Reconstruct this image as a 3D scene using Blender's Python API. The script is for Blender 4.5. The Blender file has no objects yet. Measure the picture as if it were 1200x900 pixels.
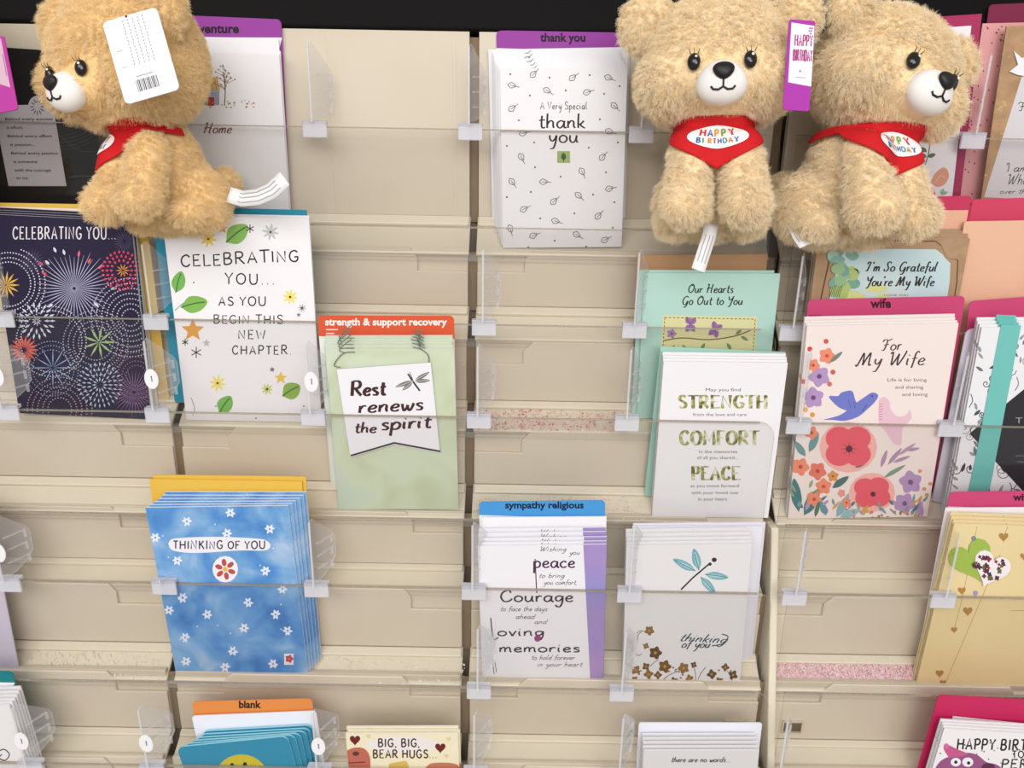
import bpy, bmesh, math, random
from mathutils import Matrix, Vector
from mathutils.bvhtree import BVHTree
random.seed(7)
C = bpy.context.scene.collection
sc = bpy.context.scene
R = math.radians

# ------------------------------------------------------------------ camera, world, lights
LEAN = R(31)            # how far the rack leans back from the vertical
D = 0.73                # camera distance from the rack face (m)
F = 950.0               # focal length in pixels of a 1200x900 frame
ROLL = R(1.0)
TILT = R(19)            # card planes stand steeper than the rack face
CH = 1.18               # height of the picture centre on the rack above the floor
sL, cL = math.sin(LEAN), math.cos(LEAN)
# rack frame: x right, y up along the rack face, z out towards the shopper
RF = Matrix(((1, 0, 0, 0), (0, sL, -cL, 0), (0, cL, sL, CH), (0, 0, 0, 1)))
cr, sr = math.cos(ROLL), math.sin(ROLL)

cam_d = bpy.data.cameras.new('camera')
cam = bpy.data.objects.new('camera', cam_d); C.objects.link(cam)
cam_d.sensor_width = 36; cam_d.lens = F / 1200 * 36; cam_d.clip_start = .02
cam.matrix_world = RF @ Matrix.Translation((0, 0, D)) @ Matrix(((cr, -sr, 0, 0), (sr, cr, 0, 0), (0, 0, 1, 0), (0, 0, 0, 1)))
sc.camera = cam
sc.view_settings.view_transform = 'Standard'; sc.view_settings.look = 'None'
sc.view_settings.exposure = 0.0; sc.view_settings.gamma = 1; sc.view_settings.use_curve_mapping = False
sc.cycles.transparent_max_bounces = 40

w = bpy.data.worlds.new('store'); sc.world = w; w.use_nodes = True
w.node_tree.nodes['Background'].inputs[0].default_value = (1, .985, .97, 1)
w.node_tree.nodes['Background'].inputs[1].default_value = 0.48

def area(name, loc, target, sx, sy, power, col=(1, .975, .945)):
    l = bpy.data.lights.new(name, 'AREA'); l.shape = 'RECTANGLE'; l.size = sx; l.size_y = sy
    l.energy = power; l.color = col
    o = bpy.data.objects.new(name, l); C.objects.link(o); o.location = loc
    o.rotation_euler = (Vector(target) - Vector(loc)).to_track_quat('-Z', 'Y').to_euler()
area('ceiling_lamp', (-.5, -1.7, 3.0), (0, 0, 1.1), 2.6, 1.0, 39)
area('aisle_lamp', (.9, -3.2, 3.0), (0, 0, 1.1), 2.6, 1.0, 42)

# ------------------------------------------------------------------ helpers: materials
def lin(c):
    c = c / 255.0
    return c / 12.92 if c <= .04045 else ((c + .055) / 1.055) ** 2.4
def L3(rgb): return (lin(rgb[0]), lin(rgb[1]), lin(rgb[2]), 1)
_mats = {}
def mat(rgb, rough=.55, spec=.3, name=None, metal=0):
    key = (tuple(rgb), rough, spec, metal)
    if key in _mats: return _mats[key]
    m = bpy.data.materials.new(name or 'paper_%d_%d_%d' % tuple(rgb)); m.use_nodes = True
    b = m.node_tree.nodes['Principled BSDF']
    b.inputs['Base Color'].default_value = L3(rgb); b.inputs['Roughness'].default_value = rough
    b.inputs['Specular IOR Level'].default_value = spec; b.inputs['Metallic'].default_value = metal
    _mats[key] = m
    return m
def noise_mat(name, stops, scale=20, detail=4, rough=.55, spec=.3, dist=0, bump=0, bscale=300):
    m = bpy.data.materials.new(name); m.use_nodes = True
    nt = m.node_tree; b = nt.nodes['Principled BSDF']
    tc = nt.nodes.new('ShaderNodeTexCoord'); nz = nt.nodes.new('ShaderNodeTexNoise'); rp = nt.nodes.new('ShaderNodeValToRGB')
    nz.inputs['Scale'].default_value = scale; nz.inputs['Detail'].default_value = detail; nz.inputs['Distortion'].default_value = dist
    nt.links.new(tc.outputs['Object'], nz.inputs['Vector']); nt.links.new(nz.outputs['Fac'], rp.inputs['Fac'])
    while len(rp.color_ramp.elements) < len(stops): rp.color_ramp.elements.new(.5)
    for e, (p, c) in zip(rp.color_ramp.elements, stops): e.position = p; e.color = L3(c)
    nt.links.new(rp.outputs['Color'], b.inputs['Base Color'])
    b.inputs['Roughness'].default_value = rough; b.inputs['Specular IOR Level'].default_value = spec
    if bump:
        n2 = nt.nodes.new('ShaderNodeTexNoise'); n2.inputs['Scale'].default_value = bscale
        bp = nt.nodes.new('ShaderNodeBump'); bp.inputs['Strength'].default_value = bump; bp.inputs['Distance'].default_value = .001
        nt.links.new(tc.outputs['Object'], n2.inputs['Vector']); nt.links.new(n2.outputs['Fac'], bp.inputs['Height'])
        nt.links.new(bp.outputs['Normal'], b.inputs['Normal'])
    return m
def clear_mat(name, tint, gloss, rough, milk=0, milkcol=(235, 235, 235)):
    """thin acrylic: transmits straight through with a tint, mirrors a little at the surface, may be milky"""
    m = bpy.data.materials.new(name); m.use_nodes = True; nt = m.node_tree; nt.nodes.clear()
    out = nt.nodes.new('ShaderNodeOutputMaterial'); tr = nt.nodes.new('ShaderNodeBsdfTransparent'); tr.inputs[0].default_value = (*tint, 1)
    gl = nt.nodes.new('ShaderNodeBsdfGlossy'); gl.inputs['Roughness'].default_value = rough
    lw = nt.nodes.new('ShaderNodeLayerWeight'); lw.inputs['Blend'].default_value = .5
    pw = nt.nodes.new('ShaderNodeMath'); pw.operation = 'POWER'; pw.inputs[1].default_value = 4; nt.links.new(lw.outputs['Facing'], pw.inputs[0])
    fr = nt.nodes.new('ShaderNodeMath'); fr.operation = 'MULTIPLY_ADD'; fr.inputs[1].default_value = .45; fr.inputs[2].default_value = gloss; nt.links.new(pw.outputs[0], fr.inputs[0])
    mx = nt.nodes.new('ShaderNodeMixShader'); nt.links.new(fr.outputs[0], mx.inputs[0])
    src = tr.outputs[0]
    if milk:
        df = nt.nodes.new('ShaderNodeBsdfDiffuse'); df.inputs[0].default_value = L3(milkcol)
        m2 = nt.nodes.new('ShaderNodeMixShader'); m2.inputs[0].default_value = milk
        nt.links.new(src, m2.inputs[1]); nt.links.new(df.outputs[0], m2.inputs[2]); src = m2.outputs[0]
    nt.links.new(src, mx.inputs[1]); nt.links.new(gl.outputs[0], mx.inputs[2]); nt.links.new(mx.outputs[0], out.inputs[0])
    return m

# ------------------------------------------------------------------ helpers: objects
def link(name, me, parent=None, M=None):
    o = bpy.data.objects.new(name, me); C.objects.link(o)
    if parent:
        o.parent = parent
        if M is not None: o.matrix_basis = PW[parent.name].inverted() @ M; PW[o.name] = M
        else: PW[o.name] = PW[parent.name]
    else:
        o.matrix_basis = M if M is not None else Matrix(); PW[o.name] = o.matrix_basis.copy()
    return o
PW = {}                                       # world matrices by object name
def tag(o, label, cat, group=None, kind=None):
    if label: o['label'] = label
    if cat: o['category'] = cat
    if group: o['group'] = group
    if kind: o['kind'] = kind
    return o
def smooth(me):
    for p in me.polygons: p.use_smooth = True
def bmesh_to(name, bm, mats):
    bmesh.ops.recalc_face_normals(bm, faces=bm.faces)
    me = bpy.data.meshes.new(name); bm.to_mesh(me); bm.free()
    for m in (mats if isinstance(mats, (list, tuple)) else [mats]): me.materials.append(m)
    return me
def bev(o, wd, seg=2):
    md = o.modifiers.new('bevel', 'BEVEL'); md.width = wd; md.segments = seg; md.limit_method = 'ANGLE'; md.angle_limit = R(40)
    return o
def prism(bm, pts, z0, z1, mi=0, side=None, fn=None):
    """extrude a 2D outline between two heights; fn maps (x,y,z) to a point"""
    fn = fn or (lambda x, y, z: (x, y, z))
    a = [bm.verts.new(fn(x, y, z0)) for x, y in pts]; b = [bm.verts.new(fn(x, y, z1)) for x, y in pts]
    n = len(pts); fs = [bm.faces.new(b), bm.faces.new(a[::-1])]
    for f in fs: f.material_index = mi
    for i in range(n):
        f = bm.faces.new((a[i], a[(i + 1) % n], b[(i + 1) % n], b[i])); f.material_index = mi if side is None else side
        fs.append(f)
    return fs
def box(bm, x0, x1, y0, y1, z0, z1, mi=0, side=None, fn=None):
    return prism(bm, [(x0, y0), (x1, y0), (x1, y1), (x0, y1)], z0, z1, mi, side, fn)
def tube(bm, pts, rad, n=6, mi=0):
    pts = [Vector(p) for p in pts]; rings = []
    for i, p in enumerate(pts):
        d = (pts[min(i + 1, len(pts) - 1)] - pts[max(i - 1, 0)]).normalized()
        up = Vector((0, 0, 1)) if abs(d.z) < .9 else Vector((1, 0, 0))
        a = d.cross(up).normalized(); b = d.cross(a)
        r = rad(i / (len(pts) - 1)) if callable(rad) else rad
        rings.append([bm.verts.new(p + a * (r * math.cos(2 * math.pi * k / n)) + b * (r * math.sin(2 * math.pi * k / n))) for k in range(n)])
    for i in range(len(rings) - 1):
        for k in range(n):
            f = bm.faces.new((rings[i][k], rings[i][(k + 1) % n], rings[i + 1][(k + 1) % n], rings[i + 1][k])); f.material_index = mi; f.smooth = True
    for rg in (rings[0][::-1], rings[-1]): bm.faces.new(rg).material_index = mi

# ------------------------------------------------------------------ measuring: photo pixel -> rack frame
def unroll(px, py):
    dx, dy = px - 600, py - 450
    return (dx * cr + dy * sr) / F, -(-dx * sr + dy * cr) / F
def at(px, py, wz):
    x, y = unroll(px, py)
    return Vector((x * (D - wz), y * (D - wz), wz))

# ------------------------------------------------------------------ single stroke lettering (own design); x-height 1, capitals 2
G = {
'a': (1.0, '.8,.85 .45,1 .12,.7 .1,.25 .38,.0 .68,.3 .82,.8;.84,1 .8,.3 .9,.02 1.05,.12'),
'b': (.95, '.14,2 .1,1 .1,.02;.1,.55 .4,1 .75,.8 .8,.3 .5,.0 .1,.12'),
'c': (.85, '.78,.82 .5,1 .12,.7 .1,.28 .4,0 .8,.18'),
'd': (1.0, '.8,.75 .48,1 .12,.7 .1,.25 .4,0 .78,.35;.88,2 .82,1 .8,.2 .95,0'),
'e': (.85, '.1,.45 .55,.55 .72,.78 .45,1 .12,.65 .14,.2 .45,0 .8,.18'),
'f': (.75, '.8,1.8 .55,2 .36,1.6 .34,.5 .28,-.4;.05,.95 .7,1.05'),
'g': (.95, '.78,.85 .45,1 .12,.68 .2,.2 .55,.18 .78,.65;.84,1 .8,0 .58,-.8 .25,-.85 .1,-.55'),
'h': (.95, '.14,2 .1,1 .1,0;.1,.5 .4,.98 .7,.85 .72,.4 .78,0'),
'i': (.4, '.12,1 .1,.35 .22,0;!.15,1.4 .2,1.5'),
'j': (.5, '.3,1 .28,0 .1,-.8 -.2,-.7;!.3,1.4 .35,1.5'),
'k': (.85, '.14,2 .1,1 .1,0;.7,1 .4,.62 .12,.45;.3,.52 .5,.2 .8,0'),
'l': (.45, '.2,2 .1,1 .12,.2 .35,0'),
'm': (1.3, '.1,1 .1,0;.1,.5 .35,.98 .55,.85 .56,0;.56,.5 .82,.98 1.04,.85 1.08,.2 1.2,0'),
'n': (.95, '.1,1 .1,0;.1,.5 .4,.98 .68,.85 .7,.3 .82,0'),
'o': (.95, '.45,1 .12,.75 .1,.25 .45,0 .8,.28 .8,.75 .45,1 .3,.93'),
'p': (.95, '.1,1 .1,0 .08,-.9;.1,.6 .45,1 .8,.72 .75,.22 .42,0 .1,.18'),
'q': (.95, '.78,.85 .45,1 .12,.68 .2,.1 .55,.1 .78,.65;.84,1 .8,-.9'),
'r': (.7, '.1,1 .1,0;.1,.5 .35,.95 .65,.92'),
's': (.75, '.66,.85 .4,1 .14,.8 .36,.55 .62,.32 .5,.04 .1,.06'),
't': (.7, '.38,1.7 .32,.9 .34,.2 .5,0 .7,.12;.05,1.05 .7,1.12'),
'u': (1.0, '.12,1 .1,.35 .35,0 .65,.25 .76,.75;.8,1 .77,.3 .92,0'),
'v': (.8, '.05,1 .22,.5 .36,0 .52,.5 .75,1.02'),
'w': (1.15, '.05,1 .15,.4 .3,0 .5,.4 .56,.8;.56,.8 .62,.3 .8,0 1,.5 1.08,1.02'),
'x': (.8, '.1,1 .4,.5 .75,0;.72,1 .4,.5 .05,0'),
'y': (.95, '.12,1 .14,.5 .38,.2 .66,.5 .8,.95;.84,1 .74,.1 .5,-.75 .15,-.85'),
'z': (.8, '!.1,.95 .7,.98 .1,.02 .75,.05'),
'A': (1.4, '!.08,0 .68,2 1.28,0;!.3,.7 1.06,.7'),
'B': (1.25, '!.15,2 .15,0;.15,2 .8,1.95 .95,1.55 .7,1.1 .2,1.02;.3,1.02 .9,.95 1.1,.5 .8,.06 .15,0'),
'C': (1.3, '1.2,1.6 .8,2 .3,1.7 .1,1 .3,.25 .8,0 1.2,.4'),
'D': (1.4, '!.15,2 .15,0;.15,2 .8,1.95 1.25,1.4 1.22,.6 .8,.06 .15,0'),
'E': (1.15, '!1.0,1.98 .15,2 .15,0 1.05,.02;!.18,1.02 .85,1.03'),
'F': (1.05, '!1.0,1.98 .15,2 .15,0;!.18,1.02 .8,1.03'),
'G': (1.4, '1.2,1.65 .8,2 .3,1.7 .1,1 .3,.25 .8,0 1.15,.3 1.22,.85;!1.25,.85 .75,.85'),
'H': (1.4, '!.15,2 .15,0;!1.2,2 1.2,0;!.15,1.02 1.2,1.05'),
'I': (.45, '!.2,2 .2,0'),
'J': (.9, '.7,2 .7,.5 .45,0 .1,.3'),
'K': (1.25, '!.15,2 .15,0;!1.05,2 .2,.9;!.45,1.15 1.15,0'),
'L': (1.05, '!.15,2 .15,0 1.0,.03'),
'M': (1.65, '!.12,0 .2,2 .8,.5 1.4,2 1.5,0'),
'N': (1.45, '!.15,0 .15,2 1.2,0 1.2,2'),
'O': (1.5, '.75,2 .25,1.65 .1,1 .25,.35 .75,0 1.22,.35 1.38,1 1.22,1.65 .75,2'),
'P': (1.15, '!.15,2 .15,0;.15,2 .8,1.95 1.05,1.5 .8,1.0 .2,.95'),
'R': (1.3, '!.15,2 .15,0;.15,2 .8,1.95 1.02,1.5 .8,1.08 .2,1.0;.5,1.0 .8,.5 1.2,0'),
'S': (1.15, '1.0,1.7 .65,2 .25,1.8 .2,1.35 .6,1.05 1.0,.7 .95,.2 .55,0 .12,.25'),
'T': (1.2, '!.05,1.98 1.15,2;!.6,2 .6,0'),
'U': (1.4, '.15,2 .15,.7 .35,.12 .7,0 1.05,.15 1.22,.7 1.22,2'),
'V': (1.3, '!.08,2 .65,0 1.22,2'),
'W': (1.75, '!.08,2 .45,0 .88,1.5 1.3,0 1.68,2'),
'X': (1.25, '!.1,2 1.15,0;!1.1,2 .1,0'),
'Y': (1.25, '!.08,2 .62,1.0 1.18,2;!.62,1.0 .62,0'),
'.': (.4, '!.12,.0 .22,.06'), ',': (.4, '!.2,.08 .08,-.3'), "'": (.35, '!.15,2 .1,1.6'), '!': (.4, '!.2,2 .2,.6;!.2,.02 .22,.08'),
'-': (.7, '!.1,.8 .6,.82'), '&': (1.3, '1.1,0 .4,1.3 .45,1.9 .8,1.9 .85,1.5 .2,.7 .25,.1 .7,0 1.1,.7'),
}
# looser script capitals
GS = {
'M': (1.9, '-.1,.2 .1,0 .35,1 .55,1.9 .7,.9 .75,.1;.75,.1 1.05,1.2 1.35,1.9 1.4,.8 1.5,.1 1.75,.2'),
'W': (1.9, '-.1,1.7 .15,1.95 .25,1 .35,.05 .7,.9 .95,1.7;.95,1.7 .95,.6 1.1,.05 1.5,1.1 1.75,2.1'),
'F': (1.2, '-.1,1.6 .2,2 .8,1.85 1.3,2.05;.65,1.9 .55,1 .35,.1 .0,.1;.2,1.0 .6,1.05 .95,1.1'),
'H': (1.5, '.1,1.8 .3,2 .3,1 .15,0;1.2,2 1.1,1 1.05,.1 1.3,0;-.05,.95 .5,1.1 1.1,1.0'),
'G': (1.4, '1.15,1.7 .8,2 .3,1.6 .1,.8 .4,.05 .9,.2 1.1,.85;1.2,.9 1.1,0 .8,-.6 .4,-.5'),
'O': (1.4, '.7,2 .2,1.5 .1,.7 .5,0 1.1,.5 1.2,1.4 .8,2 .5,1.8 .9,1.6'),
'Y': (1.2, '.05,1.9 .25,1.2 .6,1.1 .95,1.6;1.1,2 .9,.9 .6,-.3 .2,-.5'),
'I': (1.0, '.0,1.5 .25,1.95 .75,1.9;.65,1.95 .5,1 .35,.15 .0,.15'),
'S': (1.15, '1.1,1.7 .8,2 .4,1.75 .5,1.2 .8,.7 .6,.1 .1,.1 .0,.5'),
'L': (1.2, '.9,1.7 .6,2 .4,1.3 .3,.3 .0,.1;.1,.15 .5,.1 1.1,.15'),
'C': (1.3, '1.1,1.5 .9,2 .3,1.6 .1,.8 .4,.05 .9,.1 1.25,.5'),
'R': (1.3, '.35,1.8 .25,1 .1,.0;-.05,1.6 .5,2 1.0,1.75 .8,1.15 .3,1.0;.45,1.0 .8,.4 1.25,-.05'),
'W ': (1, ''),
}
def smooth_pts(p, n=5):
    if len(p) < 3: return p
    out = []
    q = [(2 * p[0][0] - p[1][0], 2 * p[0][1] - p[1][1])] + p + [(2 * p[-1][0] - p[-2][0], 2 * p[-1][1] - p[-2][1])]
    for i in range(1, len(q) - 2):
        for k in range(n):
            t = k / n; t2 = t * t; t3 = t2 * t
            out.append(tuple(.5 * (2 * q[i][c] + (q[i + 1][c] - q[i - 1][c]) * t + (2 * q[i - 1][c] - 5 * q[i][c] + 4 * q[i + 1][c] - q[i + 2][c]) * t2
                                   + (3 * q[i][c] - q[i - 1][c] - 3 * q[i + 1][c] + q[i + 2][c]) * t3) for c in (0, 1)))
    out.append(p[-1])
    return out
def letter_strokes(s, script=False, track=.12, slant=0, jitter=0, serif=False):
    x = 0; res = []
    rnd = random.Random(len(s) * 31 + ord(s[0]))
    for ch in s:
        if ch == ' ': x += .75; continue
        adv, d = (GS[ch] if script and ch in GS else G[ch])
        jy = rnd.uniform(-jitter, jitter); js = 1 + rnd.uniform(-jitter, jitter)
        for st in d.split(';'):
            if not st: continue
            straight = st[0] == '!'
            p = [tuple(float(v) for v in q.split(',')) for q in st.lstrip('!').split()]
            if not straight: p = smooth_pts(p)
            res.append([(x + a * js + slant * b, b * js + jy, ch) for a, b in p])
            if serif and straight:
                for e in (p[0], p[-1]):
                    if e[1] > 1.9 or e[1] < .1: res.append([(x + e[0] * js - .2, e[1], 's'), (x + e[0] * js + .2, e[1], 's')])
        x += adv * js + track
    return res, x
_bf = {}
def bfont_tris(s, bold):
    k = (s, bold)
    if k not in _bf:
        cu = bpy.data.curves.new('t', 'FONT'); cu.body = s; cu.resolution_u = 3; cu.offset = bold
        ob = bpy.data.objects.new('t', cu); C.objects.link(ob)
        dg = bpy.context.evaluated_depsgraph_get(); dg.update()
        me = bpy.data.meshes.new_from_object(ob.evaluated_get(dg)); me.calc_loop_triangles()
        vs = [(v.co.x, v.co.y) for v in me.vertices]
        tr = [[vs[i] for i in t.vertices] for t in me.loop_triangles]
        x0 = min(v[0] for v in vs); x1 = max(v[0] for v in vs)
        bpy.data.objects.remove(ob); bpy.data.curves.remove(cu); bpy.data.meshes.remove(me)
        _bf[k] = (tr, x0, x1)
    return _bf[k]

class Art:
    """print on a flat sheet. All coordinates go through self.to (photo pixel -> sheet) so lettering lies on the paper"""
    LAYER = .00005
    def __init__(s, to, clip=None): s.to = to; s.clip = clip; s.items = []; s.layer = 1
    def up(s): s.layer += 1; return s
    def P(s, p):
        x, y = s.to(p[0], p[1])
        if s.clip: x = min(max(x, s.clip[0]), s.clip[1]); y = min(max(y, s.clip[2]), s.clip[3])
        return (x, y)
    def poly(s, pts, col):
        s.items.append(([s.P(p) for p in pts], s.layer, col)); return s
    def curve(s, pts, col, n=5):
        q = smooth_pts(list(pts) + [pts[0]], n)[:-1]
        return s.poly(q, col)
    def ell(s, cx, cy, rx, ry, col, rot=0, n=16):
        c, t = math.cos(R(rot)), math.sin(R(rot))
        return s.poly([(cx + rx * math.cos(2 * math.pi * k / n) * c - ry * math.sin(2 * math.pi * k / n) * t,
                        cy + rx * math.cos(2 * math.pi * k / n) * t + ry * math.sin(2 * math.pi * k / n) * c) for k in range(n)], col)
    def rect(s, x0, y0, x1, y1, col): return s.poly([(x0, y0), (x0, y1), (x1, y1), (x1, y0)], col)
    def line(s, pts, wd, col, cal=0, sm=True, taper=0):
        p = smooth_pts(list(pts)) if sm else list(pts)
        if len(p) < 2: return s
        Lf = []; Rt = []
        n = len(p)
        for i in range(n):
            a = p[max(i - 1, 0)]; b = p[min(i + 1, n - 1)]
            dx, dy = b[0] - a[0], b[1] - a[1]; l = math.hypot(dx, dy) or 1; dx /= l; dy /= l
            ww = wd * (1 + cal * (abs(dy) - .4)) / 2
            if taper: ww *= max(.15, 1 - taper * abs(2 * i / (n - 1) - 1))
            Lf.append((p[i][0] - dy * ww, p[i][1] + dx * ww)); Rt.append((p[i][0] + dy * ww, p[i][1] - dx * ww))
        for i in range(n - 1): s.poly([Lf[i], Lf[i + 1], Rt[i + 1], Rt[i]], col)
        return s
    def text(s, t, x0, x1, ybase, xh, col, wd=1.2, script=False, slant=0, track=.12, cal=0, rot=0, jitter=0, serif=False, shear=0):
        """stroke lettering fitted between x0 and x1 on the baseline; xh = x-height in photo pixels"""
        st, L = letter_strokes(t, script, track, slant, jitter, serif); L -= track
        k = (x1 - x0) / L; c, q = math.cos(R(rot)), math.sin(R(rot))
        for g in st:
            cl = col[ord(g[0][2]) % len(col)] if isinstance(col, list) else col
            pts = []
            for a, b, _ in g:
                X = a * k; Y = -b * xh; pts.append((x0 + X * c - Y * q, ybase + X * q + Y * c + 0))
            s.line(pts, wd, cl, cal, sm=False)
        return s
    def font(s, t, x0, x1, ybase, size, col, bold=.0, rot=0):
        tr, a, b = bfont_tris(t, bold); k = (x1 - x0) / (b - a); c, q = math.cos(R(rot)), math.sin(R(rot))
        for tri in tr:
            pts = []
            for X, Y in tri:
                X = (X - a) * k; Y = -Y * size; pts.append((x0 + X * c - Y * q, ybase + X * q + Y * c))
            s.poly(pts, col)
        return s
    def into(s, bm, mats, z0, fn=None):
        fn = fn or (lambda x, y, z: (x, y, z))
        for k_, (pts, ly, col) in enumerate(s.items):
            m = col if isinstance(col, bpy.types.Material) else mat(col)
            if m not in mats: mats.append(m)
            try: f = bm.faces.new([bm.verts.new(fn(x, y, z0 + ly * s.LAYER + (k_ % 24) * .0000016)) for x, y in pts])
            except ValueError: continue
            f.material_index = mats.index(m)
            f.normal_update()
# ------------------------------------------------------------------ materials of the place
M_PANEL = noise_mat('cream_plastic', [(.35, (211, 199, 180)), (.65, (217, 206, 188))], 6, 3, .3, .5, bump=.03, bscale=900)
M_CREAM = mat((228, 219, 199), .32, .5, 'cream_frame_plastic')
M_BACK = mat((138, 120, 98), .7, .2, 'brown_backing')
M_BLACK = mat((9, 6, 7), .6, .12, 'black_header')
M_CLEAR = clear_mat('clear_acrylic', (.968, .964, .96), .022, .06)
M_EDGE = clear_mat('acrylic_edge', (.8, .77, .72), 0.06, .15, .28, (216, 208, 196))
M_RAIL = clear_mat('clear_foot_rail', (.97, .965, .95), 0.06, .12, .1, (250, 246, 238))
M_MILK = clear_mat('milky_clip_plastic', (.97, .97, .97), 0.02, .15, .11, (245, 245, 250))
M_RIM = clear_mat('clip_rim_plastic', (.97, .97, .97), 0.04, .2, .2, (248, 248, 252))
M_FEDGE = clear_mat('clip_front_edge', (.97, .97, .97), 0.05, .2, .36, (245, 245, 248))
M_TAB = clear_mat('white_clip_tab', (.95, .95, .95), 0.06, .25, .62, (232, 232, 240))
WHITE = (238, 237, 241); INK = (40, 36, 40)

# ------------------------------------------------------------------ rack tiers, measured in the photo
TOP = dict(A=38, B=292, C=400, D=505, E=602, F=692, G=795, H=897)
LED = dict(A=257, B=362, C=472, D=570, E=665, F=762, G=862, H=970)
NXT = dict(A=298, B=398, C=505, D=609, E=692, F=804, G=897, H=1008)
LIP = dict(A=152, B=267, C=381, D=490, E=610, F=691, G=807, H=905)
TIERS = 'ABCDEFGH'
cT, sT = math.cos(TILT), math.sin(TILT)
WB = -.019
def vv(py, wz): return (450 - py) / F * (D - wz)
def solveh(T, v0, w0): return (T * (D - w0) - v0) / (cT + T * sT)
PB = {t: (vv(LED[t], WB), WB) for t in TIERS}
PF = {t: (vv(NXT[t], 0), 0.0) for t in TIERS}
DEP = {t: (PF[t][1] - PB[t][1]) * cT - (PF[t][0] - PB[t][0]) * sT for t in TIERS}
def floor_pt(t, s):
    k = s / DEP[t]
    return PB[t][0] + (PF[t][0] - PB[t][0]) * k, PB[t][1] + (PF[t][1] - PB[t][1]) * k
RX = Matrix.Rotation(TILT, 4, 'X')
def U(px): return (px - 600) / F * D

# ------------------------------------------------------------------ the room behind and below
def struct(name, bm, m):
    o = link(name, bmesh_to(name, bm, m)); o['kind'] = 'structure'; return o
bm = bmesh.new(); box(bm, -2.5, 2.5, -4.5, 1.0, -.05, 0); struct('floor', bm, noise_mat('floor_tile', [(.4, (176, 168, 156)), (.6, (190, 183, 172))], 3, 4, .4))
bm = bmesh.new(); box(bm, -2.5, 2.5, 1.0, 1.05, 0, 3.2); struct('wall_back', bm, mat((205, 200, 190), .8, .2, 'wall_paint'))

# ------------------------------------------------------------------ the card rack: two bays side by side
def panel(name, t, u0, u1, parent):
    """moulded back panel of one pocket tier: raised face with two cut-away finger corners, sloping floor and front rail"""
    v0, w0 = PB[t]; L = solveh((450 - TOP[t]) / F, v0, w0)
    bm = bmesh.new(); g = .0042; a, b = u0 + g, u1 - g
    nw, nh, ch = .043, .021, .009
    box(bm, a, b, -.004, L, -.008, -.0024)
    if t == 'A': pts = [(a, 0), (b, 0), (b, L), (a, L)]
    else: pts = [(a, 0), (b, 0), (b, L - nh), (b - nw - ch * .3, L - nh), (b - nw - ch * .3, L - ch), (b - nw - ch, L), (a + nw + ch, L), (a + nw, L - ch), (a + nw, L - nh), (a, L - nh)]
    pts = [(x, y or .0022) for x, y in pts]; prism(bm, pts, -.0024, 0.0006)
    if t == 'A':                                   # shallow ribs of the tall top panel
        for x in (a + .045, (a + b) / 2 + .005, b - .015): box(bm, x, x + .0035, .006, L - .006, 0, .0008)
    box(bm, b - .001, b + 2 * g + .001, -.004, L - .004, -.0075, -.0055, 1)      # recessed joint strip
    o = link(name, bmesh_to(name, bm, [M_PANEL, M_BACK]), parent, RF @ Matrix.Translation((0, v0, w0)) @ RX)
    bev(o, .003, 4)
    # floor of the pocket, sloping to the front rail
    fv, fw = PF[t]; bm = bmesh.new()
    dv, dw = fv - v0, fw - w0; l = math.hypot(dv, dw)
    n = (-dw / l, dv / l)                            # downwards normal
    if n[0] > 0: n = (-n[0], -n[1])
    def fn(x, y, z): return (x, v0 + dv * y - n[0] * -z, w0 + dw * y - n[1] * -z)
    box(bm, a - .001, b + .001, -.10, 1.0, .0006, .0045, fn=fn)
    box(bm, a, b, -.02, .24, -.0032, .0006, fn=fn)      # moulded step at the back of the floor
    f = link('pocket_floor', bmesh_to('pocket_floor', bm, M_CREAM), parent, RF.copy()); bev(f, .0012, 2)
def lip(t, u0, u1, parent):
    v0, w0 = PF[t]; h = solveh((450 - LIP[t]) / F, v0, w0); bm = bmesh.new(); r = .014
    z0, z1 = -.0022, -.0006
    pts = [(u0, -.004), (u1, -.004), (u1, h - r)] + [(u1 - r + r * math.sin(a), h - r + r * math.cos(a)) for a in [R(q) for q in (70, 50, 30, 10)]] + [(u0, h)]
    prism(bm, pts, z0, z1, 0, 1)
    box(bm, u0, u1 - r, h - .0011, h, -.0026, -.0002, 1, 1)        # rolled top edge
    box(bm, u0, u1, -.007, -.001, -.006, .0012, 2, 2)      # channel that grips the foot of the plate
    return link('clear_front_lip', bmesh_to('clear_front_lip', bm, [M_CLEAR, M_EDGE, M_RAIL]), parent, RF @ Matrix.Translation((0, v0, w0)) @ RX)
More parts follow.
